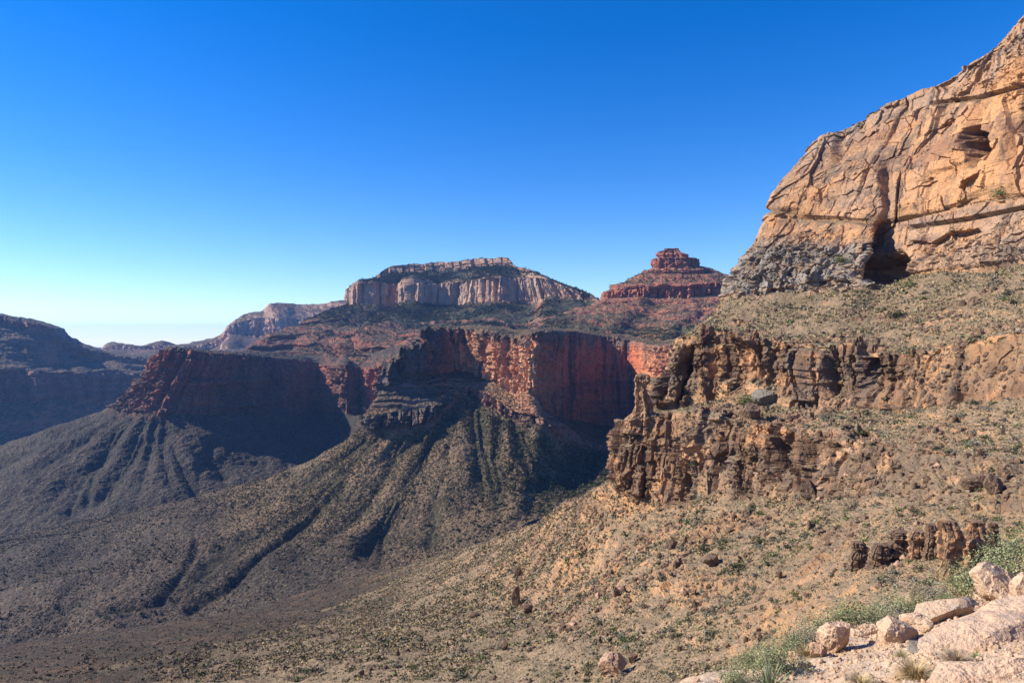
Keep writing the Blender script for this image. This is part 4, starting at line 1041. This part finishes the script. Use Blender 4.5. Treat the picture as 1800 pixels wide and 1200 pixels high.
# stones along the trail's edge and slabs beside it: px and py of the base, width px, (depth, height) as parts of the width
for j, (nm, px, py, w, dp, ht, mt, tilt, rz, lab) in enumerate([
    ("boulder", 1752, 1050, 70, .8, .82, 'pink_rock', (0, .15), .5, "biggest pink boulder with a dark lichened top on the path's outer edge"),
    ("boulder", 1796, 1046, 44, .9, 1.1, 'pink_rock', (.1, 0), 1.2, "pink boulder at the right edge, half hidden behind the biggest one"),
    ("stone", 1700, 1068, 36, .9, .62, 'grey_rock', (0, 0), .3, "grey topped stone between the biggest boulder and the long slab"),
    ("stone_slab", 1645, 1088, 98, .5, .42, 'pink_rock', (0, -.28), .1, "long pink slab tilted along the path edge, dark on its broken side"),
    ("stone", 1612, 1106, 46, .8, .55, 'pink_rock', (0, 0), 2.0, "small wedge shaped pink stone in front of the long slab"),
    ("boulder", 1571, 1122, 58, .9, .82, 'pink_rock', (0, -.1), .8, "square pale pink block with dark broken sides, midway along the path edge"),
    ("boulder", 1462, 1138, 54, .8, 1.15, 'slab_rock', (0, .25), .4, "upright cream and pink boulder, tallest stone at the near part of the path edge"),
    ("stone_slab", 1516, 1098, 60, .5, .16, 'slab_rock', (0, 0), .1, "thin flat stone lying between the upright boulder and the square block"),
    ("boulder", 1536, 1112, 40, .8, .6, 'slab_rock', (0, .2), 2.4, "cream boulder lying between the thin flat stone and the square block"),
    ("boulder", 1672, 1078, 44, .8, .6, 'pink_rock', (0, .1), 2.9, "squat pink boulder at the far end of the long slab"),
    ("boulder", 1436, 1150, 36, .8, .7, 'tan_rock', (0, 0), 2.0, "tan boulder leaning on the left side of the upright cream boulder"),
    ("stone", 1508, 1114, 26, .8, .45, 'pink_rock', (0, 0), 1.7, "little reddish stone right of the upright boulder"),
    ("stone", 1526, 1104, 16, .9, .8, 'slab_rock', (0, 0), .9, "small pale round stone tucked under the thin flat stone"),
    ("stone", 1340, 1168, 32, .8, .75, 'pink_rock', (0, 0), .6, "pinkish stone beside the green bush near the bottom"),
    ("stone", 1408, 1168, 32, .7, .42, 'slab_rock', (0, 0), .2, "bright flat white stone near the bottom of the path edge"),
    ("stone", 1396, 1156, 22, .7, .6, 'tan_rock', (0, 0), 2.2, "small tan stone behind the bright flat one"),
    ("stone", 1614, 1143, 46, .8, .46, 'grey_rock', (0, 0), .2, "dark lichen covered stone in the middle of the path"),
    ("stone", 1717, 1075, 14, .9, .6, 'pink_rock', (0, 0), .2, "upper one of two small reddish stones below the biggest boulder"),
    ("stone", 1741, 1070, 13, .9, .6, 'pink_rock', (0, 0), 1.2, "small reddish stone touching the foot of the biggest boulder"),
    ("stone", 1777, 1100, 15, .8, .5, 'pink_rock', (0, 0), 1.2, "reddish stone resting on the pale slabs at the right"),
    ("stone", 1640, 1174, 20, .7, .35, 'pink_rock', (0, 0), .5, "flat purple-pink stone right of the big straw coloured grass tuft"),
    ("rock_slab", 1725, 1130, 190, .55, .17, 'slab_rock', (.05, -.22), .15, "largest pale sandstone slab, broad and smooth, beside the path"),
    ("rock_slab", 1778, 1082, 120, .5, .18, 'slab_rock', (.05, -.25), .25, "pale sandstone slab at the right edge above the largest slab"),
    ("rock_slab", 1695, 1192, 110, .6, .26, 'slab_rock', (0, -.1), .05, "pale slab at the bottom edge of the photo"),
    ("rock_slab", 1785, 1182, 96, .6, .30, 'slab_rock', (.1, -.15), .4, "broken pale slab in the bottom right corner"),
    ]):
    p = find(px, py, 'trail')
    u = 1.12 * w / F * p[1] / 2
    slab = 'slab' in nm
    V, Fc = rock_shape(500 + j * 7, 5, 16 if not slab else 10, (1, dp, ht), .018 if w > 30 else .04, (.38, .68) if not slab else (.55, .9), facet=.05 if not slab else .02)
    V *= 1.5 if not slab else 1.25
    rock(nm, V * u, Fc, M[mt], p + np.array([0, .15 * u, ht * u * (.55 if not slab else .25)]), rz if not slab else rz * .5, lab, nm.replace('_', ' '), tilt=tilt)

# plants on the bank below the path edge and dry grass on the banks
for j in range(22):
    e = random.random(); ex = 1270 + 540 * e; ey = np.interp(ex, [1250, 1330, 1425, 1500, 1580, 1655, 1740, 1812], [1199, 1170, 1135, 1108, 1090, 1062, 1036, 1012]) - random.uniform(2, 34)
    p = find(ex, ey, 'trail', 'hillside')
    if p[1] > 60: continue
    kk = random.choice(('green', 'grey', 'grey', 'green')); f_ = random.uniform(.22, .5)
    place(fea[kk], p - np.array([0, 0, .03]), (f_, f_, f_ * random.uniform(.7, 1)), random.uniform(0, 6.28), ("small soft green bush" if kk == 'green' else "small grey twiggy bush") + " on the bank just below the path edge", "bush", ("green" if kk == 'green' else "grey") + " bushes below the path edge")
TL = LOFTS['trail']
Pq, k = sample('trail', 5200, np.clip((1 - sstep(.8, 1.05, TL.tv)) , .002, 1)[:, None] * (1 - sstep(1.1, 1.3, TL.tv))[:, None] * np.clip(.3 + fbm(TL.V[..., 0] / 1.2, TL.V[..., 1] / 1.2, TL.V[..., 2], 3, 315), .02, 1), .3, 71)
V1, F1, T1 = clump_arrays(Pq, .05 + .09 * rng.random(len(Pq)), 1.3, 30, .25, palette(len(Pq), {'straw': 6, 'pale': 3, 'olive': 1.5, 'brown': 2}, 72), 73, .3)
o = link_mesh("dead_grass", V1, F1, M['leaf'], colattr=T1)
tag(o, "dry matted grass on the banks beside the footpath", "grass", kind='stuff')
# smaller loose stones along the path's outer edge
for j in range(46):
    e = random.random(); ex = 1330 + 470 * e; ey = np.interp(ex, [1250, 1330, 1425, 1500, 1580, 1655, 1740, 1812], [1199, 1170, 1135, 1108, 1090, 1062, 1036, 1012]) + random.uniform(-2, 16)
    p = find(ex, ey, 'trail'); u = random.uniform(5, 15) / F * p[1] / 2
    V, Fc = rock_shape(1200 + j, 3, 13, (1, random.uniform(.6, .95), random.uniform(.45, .8)), .05, (.42, .72), facet=.06)
    rock("stone", V * u * 1.3, Fc, M[random.choice(('pink_rock', 'slab_rock', 'pink_rock', 'grey_rock'))], p + np.array([0, 0, u * .25]), random.uniform(0, 6), "small loose stone among the bigger ones on the path's outer edge", "stone", "loose stones along the path edge")
Pz, k = sample('trail', 60, sstep(1.6, 2.6, LOFTS['trail'].tv)[:, None] + 0 * LOFTS['trail'].V[..., 0], .5, 52)
for j, p in enumerate(Pz):
    u = .035 + .10 * random.random() ** 2.5
    V, Fc = rock_shape(1300 + j, 4, 14, (1, random.uniform(.6, .95), random.uniform(.35, .6)), .03, (.4, .7), facet=.05)
    rock("stone", V * u * 1.3, Fc, M[random.choice(('pink_rock', 'slab_rock', 'slab_rock', 'tan_rock'))], p + np.array([0, 0, u * .12]), random.uniform(0, 6), "small angular stone lying loose on the footpath", "stone", "loose stones lying on the path")
# small stones lying on the trail
pb = [rock_shape(700 + i, 3, 8, (1, .8, .6), .08) for i in range(4)]
Pt, k = sample('trail', 3200, sstep(.95, 1.1, LOFTS['trail'].tv)[:, None] + 0 * LOFTS['trail'].V[..., 0], .6, 51)
vs, fs, n0 = [], [], 0
icov, icof = ico(2)
for i, p in enumerate(Pt):
    r_ = .012 + .05 * random.random() ** 3.5
    g_ = np.random.default_rng(i); V = icov * g_.uniform(.6, 1.2, 3) * r_
    V = V + .25 * r_ * g_.normal(size=V.shape) * .6
    vs.append(V + p); fs.append(icof + n0); n0 += len(V)
o = link_mesh("gravel", np.concatenate(vs), np.concatenate(fs), M['pink_rock'])
tag(o, "pinkish gravel scattered on the footpath", "gravel", kind='stuff')

# rocks of the hillside: shapes made once, then copied one by one
def rock_protos(name, mat, n, dims, seed, sub=3, **kw):
    out = []
    for i in range(n):
        V, Fc = rock_shape(seed + i, sub, 13, dims, facet=.10, **kw)
        o = link_mesh(name, V, Fc, mat, smooth=False); out.append(o)
    return out
RP = {'brown': rock_protos("boulder", M['brown_rock'], 7, (1, .85, .8), 800, noise=.09), 'tan': rock_protos("boulder", M['tan_rock'], 4, (1, .85, .75), 830, noise=.09),
      'fin': rock_protos("rock_fin", M['brown_rock'], 5, (.62, .55, 1.15), 860, noise=.10)}
ledge = sstep(.0, .4, H.cliff) * (1 - sstep(.9, 1.0, H.cliff)) * .8 + sstep(.15, .5, fbm(H.V[..., 0] / 14, H.V[..., 1] / 14, H.V[..., 2] / 14, 3, 303)) * (.25 + .75 * sstep(4, 6.5, H.tcol)[None, :]) + .06
Pr, k = sample('hillside', 9000, ledge * sstep(3.2, 3.4, H.tv)[:, None] * (1 - .9 * lowm), .9, 61)
rr = .14 + .62 * rng.random(len(Pr)) ** 4.2
rr *= np.clip(Pr[:, 1] / 110, .7, 1.5)
apx = rr / Pr[:, 1] * F; order = np.argsort(-apx)
N_ROCK = 255
for i in order[:N_ROCK]:
    kk = random.choices(('brown', 'tan', 'fin'), (5, 1.6, 2.6))[0]
    src = random.choice(RP[kk]); reg = region('hillside', Pr[i])
    o = src if src.name not in _used else src.copy()
    if src.name in _used: COL.objects.link(o)
    _used.add(src.name)
    f_ = rr[i] * (1.25 if kk == 'fin' else 1.0)
    o.location = Pr[i] + np.array([0, 0, .22 * f_ * (2 if kk == 'fin' else 1)]); o.scale = (f_ * random.uniform(.8, 1.3), f_ * random.uniform(.8, 1.2), f_ * random.uniform(.7, 1.15))
    o.rotation_euler = (random.uniform(-.25, .25), random.uniform(-.25, .25), random.uniform(0, 6.28))
    what = {'brown': "dark brown boulder", 'tan': "tan boulder", 'fin': "upright brown rock fin"}[kk]
    tag(o, "%s %s" % (what, reg), "rock fin" if kk == 'fin' else "boulder", "%ss %s" % (what, reg))
vs, fs, n0 = [], [], 0
icr = [(v_ * [1, .85, .75], f_) for v_, f_ in (rock_shape(900 + i, 3, 9, (1, 1, 1), .08) for i in range(4))]
ic1 = ico(1)
for i in order[N_ROCK:]:
    g_ = np.random.default_rng(int(i))
    V = ic1[0] * g_.uniform(.6, 1.15, (1, 3)) + .22 * g_.normal(size=ic1[0].shape) * .6
    vs.append(V * rr[i] + Pr[i] + np.array([0, 0, .15 * rr[i]])); fs.append(ic1[1] + n0); n0 += len(V)
o = link_mesh("rubble", np.concatenate(vs), np.concatenate(fs), M['brown_rock'], smooth=False)
tag(o, "small brown rubble scattered over the hillside", "rubble", kind='stuff')

# single rocks one would point at
def single(nm, px, py, w, dp, ht, mt, lab, cat, seed, tilt=(0, 0), rz=0.0, sink=.35, sub=5, grooves=0, cuts=11, where=('hillside',), noise=.07):
    p = find(px, py, *where); u = w / F * p[1] / 2
    V, Fc = rock_shape(seed, sub, cuts, (1, dp, ht), noise * .5, grooves=grooves, facet=.06)
    return rock(nm, V * u * 1.12, Fc, M[mt], p + np.array([0, .3 * u, ht * u * (1 - sink)]), rz, lab, cat, tilt=tilt)
single("boulder", 1078, 1186, 46, .9, .85, 'tan_rock', "lone big orange boulder at the bottom of the tan slope", "boulder", 951, sink=.1)
single("boulder", 1109, 1162, 22, .9, .75, 'brown_rock', "dark brown block just behind the lone orange boulder", "boulder", 957, sink=.2)
single("boulder", 1346, 706, 46, .9, .6, 'grey_rock', "grey rounded boulder on the ledge below the smooth brown cliff panel", "boulder", 953, sink=.2)
single("boulder", 1322, 730, 36, .9, .85, 'brown_rock', "dark topped boulder with an orange base on the cliff ledge", "boulder", 954, sink=.2)
single("boulder", 1752, 862, 34, .9, 1.05, 'brown_rock', "large smooth brown boulder of a pair at the right above the leaning pillar", "boulder", 955, sink=.3)
single("boulder", 1715, 858, 40, .9, .9, 'brown_rock', "left one of a pair of large smooth brown boulders at the right", "boulder", 956, sink=.3)
single("rock_fin", 1252, 992, 30, .7, .8, 'brown_rock', "cluster of small ribbed rock fins on the open slope", "rock fin", 961, sink=.3, grooves=.1)
single("rock_fin", 1182, 960, 22, .7, .8, 'brown_rock', "small squat brown rock fin on the slope left of the ribbed fins", "rock fin", 962, sink=.3)
single("rock_fin", 908, 1010, 14, .8, 1.6, 'brown_rock', "dark narrow outcrop with an orange foot on the lower tan slope", "rock fin", 963, sink=.3)
single("rock_fin", 906, 1062, 18, .8, 2.0, 'brown_rock', "long upright brown outcrop below the dark narrow one", "rock fin", 964, sink=.3)
single("rock_fin", 925, 1075, 24, .8, .9, 'brown_rock', "ribbed grey-brown outcrop right of the long upright one", "rock fin", 965, sink=.3)
single("rock_fin", 884, 1140, 13, .8, 1.5, 'brown_rock', "thin brown outcrop low on the tan slope", "rock fin", 966, sink=.3)
single("boulder", 831, 1082, 18, .8, .6, 'brown_rock', "flat dark boulder alone on the lower tan slope", "boulder", 967, sink=.3)
single("rock_fin", 1420, 878, 32, .8, 1.5, 'brown_rock', "tall split brown block with a pale orange side in the middle rocks", "rock fin", 968, sink=.35)
single("rock_fin", 1268, 800, 34, .8, 1.0, 'brown_rock', "dark knob of rock perched in front of the lower brown band", "rock fin", 969, sink=.3)
# row of weathered fins and the leaning pillar at the right
def column(nm, px, base, top, widths, mat, lab, cat, seed, lean=0.0, where=('hillside',), twist=.0):
    """a free standing weathered column: widths (px) from the foot to the top"""
    p = find(px, base, *where); k_ = p[1] / F; Hh = (base - top) * k_
    na, nz = 64, 130
    a = np.linspace(0, 2 * np.pi, na, endpoint=False); t = np.linspace(-.12, 1, nz)
    A, T_ = np.meshgrid(a, t)
    w = np.interp(t, np.linspace(0, 1, len(widths)), widths) / 2 * k_
    w = w * np.clip((1 - t) / .03, .05, 1) ** .5
    sq = 1 / np.maximum(np.abs(np.cos(A)), np.abs(np.sin(A))) ** .55
    st_ = strata(T_ * Hh + .05 * Hh * vnoise(np.cos(A) * 2, np.sin(A) * 2, T_ * 4, seed), Hh * .14, seed)
    b_, g_ = blocks(A * 2.0 + 5, T_ * Hh, 1.4, Hh * .22, seed + 3, .1)
    rr_ = w[:, None] * sq * (.82 + .34 * (st_ - .5) + .42 * (b_ - .5) - .22 * g_ + .16 * fbm(np.cos(A) * 2, np.sin(A) * 2, T_ * 7, 4, seed + 4))
    X = rr_ * np.cos(A) + lean * T_ * Hh + .06 * Hh * n1(t * 3, seed)[:, None]; Y = rr_ * .85 * np.sin(A); Z = T_ * Hh
    V = np.stack([X, Y, Z], -1).reshape(-1, 3)
    idx = np.arange(na * nz).reshape(nz, na); nx = np.roll(idx, -1, 1)
    Fc = np.stack([idx[:-1], nx[:-1], nx[1:], idx[1:]], -1).reshape(-1, 4)
    V = np.concatenate([V, [[X[-1].mean(), 0, Z[-1, 0] + .01]]]); c_ = len(V) - 1
    cap_ = np.stack([idx[-1], nx[-1], np.full(na, c_), np.full(na, c_)], -1)
    tri = np.concatenate([Fc[:, [0, 1, 2]], Fc[:, [0, 2, 3]], cap_[:, :3]])
    return rock(nm, V, tri, M[mat], p + np.array([0, .2, 0]), 0, lab, cat)
for j, (px, base, top, wd, lab) in enumerate([
    (1511, 990, 948, [26, 27, 24, 25, 22], "leftmost stubby fin of the dark rock row"), (1547, 990, 953, [32, 30, 31, 26, 24], "second dark fin of the rock row, streaked black"),
    (1582, 966, 931, [36, 34, 30, 32, 26], "black fluted fin in the middle of the rock row"), (1614, 974, 928, [27, 30, 24, 28, 22], "orange stained fin of the rock row, left of the leaning pillar"),
    (1640, 970, 917, [24, 22, 24, 20, 20], "narrow brown fin touching the left side of the leaning pillar"), (1718, 982, 911, [42, 38, 40, 34, 30, 26], "broad pale brown fin right of the leaning pillar"),
    (1747, 962, 915, [18, 17, 15, 16, 12], "tall narrow fin behind the feathery green bushes")]):
    column("rock_fin", px, base + 3, top, [wd[0] * 1.5] + [w_ * 1.2 for w_ in wd[1:]], 'band_rock' if j in (3, 5) else 'brown_rock', lab, "rock fin", 990 + 3 * j)
column("rock_pillar", 1676, 1016, 908, [50, 42, 30, 40, 46, 42, 44, 36], 'band_rock', "leaning rock pillar with a dark undercut and an orange foot at the right", "rock pillar", 981, -.05)
column("rock_pinnacle", 1126, 748, 654, [74, 60, 44, 34, 33, 26, 29, 20], 'band_rock', "slender stacked pinnacle standing free at the hillside's left edge", "rock pinnacle", 985, .0)

# --- grass tufts and the yucca by the trail
def blade_tuft(name, n, h, spread, w, c1, c2, seed, stiff=.3, steps=5):
    g = np.random.default_rng(seed); V, Fc, T = [], [], []
    for i in range(n):
        a = g.random() * 6.28; tilt = spread * g.random() ** .7; L_ = h * g.uniform(.6, 1.1)
        d = np.array([math.cos(a), math.sin(a), 0]); sd = np.array([-d[1], d[0], 0]); o = len(V)
        b0 = d * g.random() * .14 * h
        col = np.array(c1) + (np.array(c2) - np.array(c1)) * g.random()
        for s_ in range(steps):
            t = s_ / (steps - 1); th = tilt + stiff * t * t * spread
            p_ = b0 + d * math.sin(th) * L_ * t + np.array([0, 0, math.cos(th) * L_ * t])
            ww = w * (1 - t) ** .6 * g.uniform(.9, 1.1) + .0004
            V += [p_ - sd * ww, p_ + sd * ww]; T += [col * (.75 + .35 * t)] * 2 if False else [col] * 2
        for s_ in range(steps - 1): Fc.append([o + 2 * s_, o + 2 * s_ + 1, o + 2 * s_ + 3, o + 2 * s_ + 2])
    return link_mesh(name, np.array(V), np.array(Fc), M['leaf'], colattr=np.array(T))
for j, (px, py, w, c1, c2, n, lab) in enumerate([
    (1606, 1190, 74, (.52, .40, .20), (.38, .28, .15), 620, "biggest straw coloured grass tuft, in the middle of the path"),
    (1678, 1165, 66, (.40, .29, .18), (.30, .23, .15), 420, "thin reddish grass tuft in front of the largest slab"),
    (1512, 1204, 60, (.54, .43, .24), (.42, .33, .18), 420, "pale grass tuft cut by the bottom edge"),
    (1415, 1148, 46, (.50, .38, .20), (.40, .30, .17), 320, "dry grass tuft at the foot of the upright boulder"),
    (1582, 1152, 30, (.44, .36, .2), (.34, .28, .15), 200, "small grass tuft left of the dark lichen stone"),
    (1712, 1152, 20, (.16, .24, .07), (.26, .28, .12), 120, "tiny green tuft against the largest slab")]):
    p = find(px, py, 'trail'); u = w / F * p[1]
    o = blade_tuft("grass_tuft", n, u * .62, 1.25, .0032, c1, c2, 600 + j)
    o.location = p - np.array([0, 0, .01]); tag(o, lab, "grass tuft")
p = find(1352, 1206, 'trail'); u = 62 / F * p[1]
o = blade_tuft("yucca", 70, u * .85, 1.25, .011, (.20, .24, .13), (.30, .32, .19), 655, .05, 4)
o.location = p; tag(o, "spiky grey-green yucca at the bottom edge of the photo", "yucca")
#@@END

# ------------------------------------------------------------------ haze
def haze():
    x0, x1, y0, y1, z0, z1 = -16000, 16000, -16000, 18000, -560, 420
    v = [(x, y, z) for x in (x0, x1) for y in (y0, y1) for z in (z0, z1)]
    f = [(0, 1, 3, 2), (4, 6, 7, 5), (0, 4, 5, 1), (2, 3, 7, 6), (0, 2, 6, 4), (1, 5, 7, 3)]
    m = bpy.data.materials.new("haze_air"); m.use_nodes = True; t = m.node_tree; t.nodes.clear()
    pv = t.nodes.new("ShaderNodeVolumePrincipled"); o = t.nodes.new("ShaderNodeOutputMaterial")
    pv.inputs["Color"].default_value = (.24, .47, 1.0, 1); pv.inputs["Density"].default_value = 4.2e-5; pv.inputs["Anisotropy"].default_value = 0.25
    t.links.new(pv.outputs[0], o.inputs["Volume"])
    m.volume_intersection_method if hasattr(m, 'volume_intersection_method') else None
    ob = link_mesh("haze", v, f, m)
    tag(ob, "thin blue haze filling the canyon air", "haze", kind='stuff')
haze()
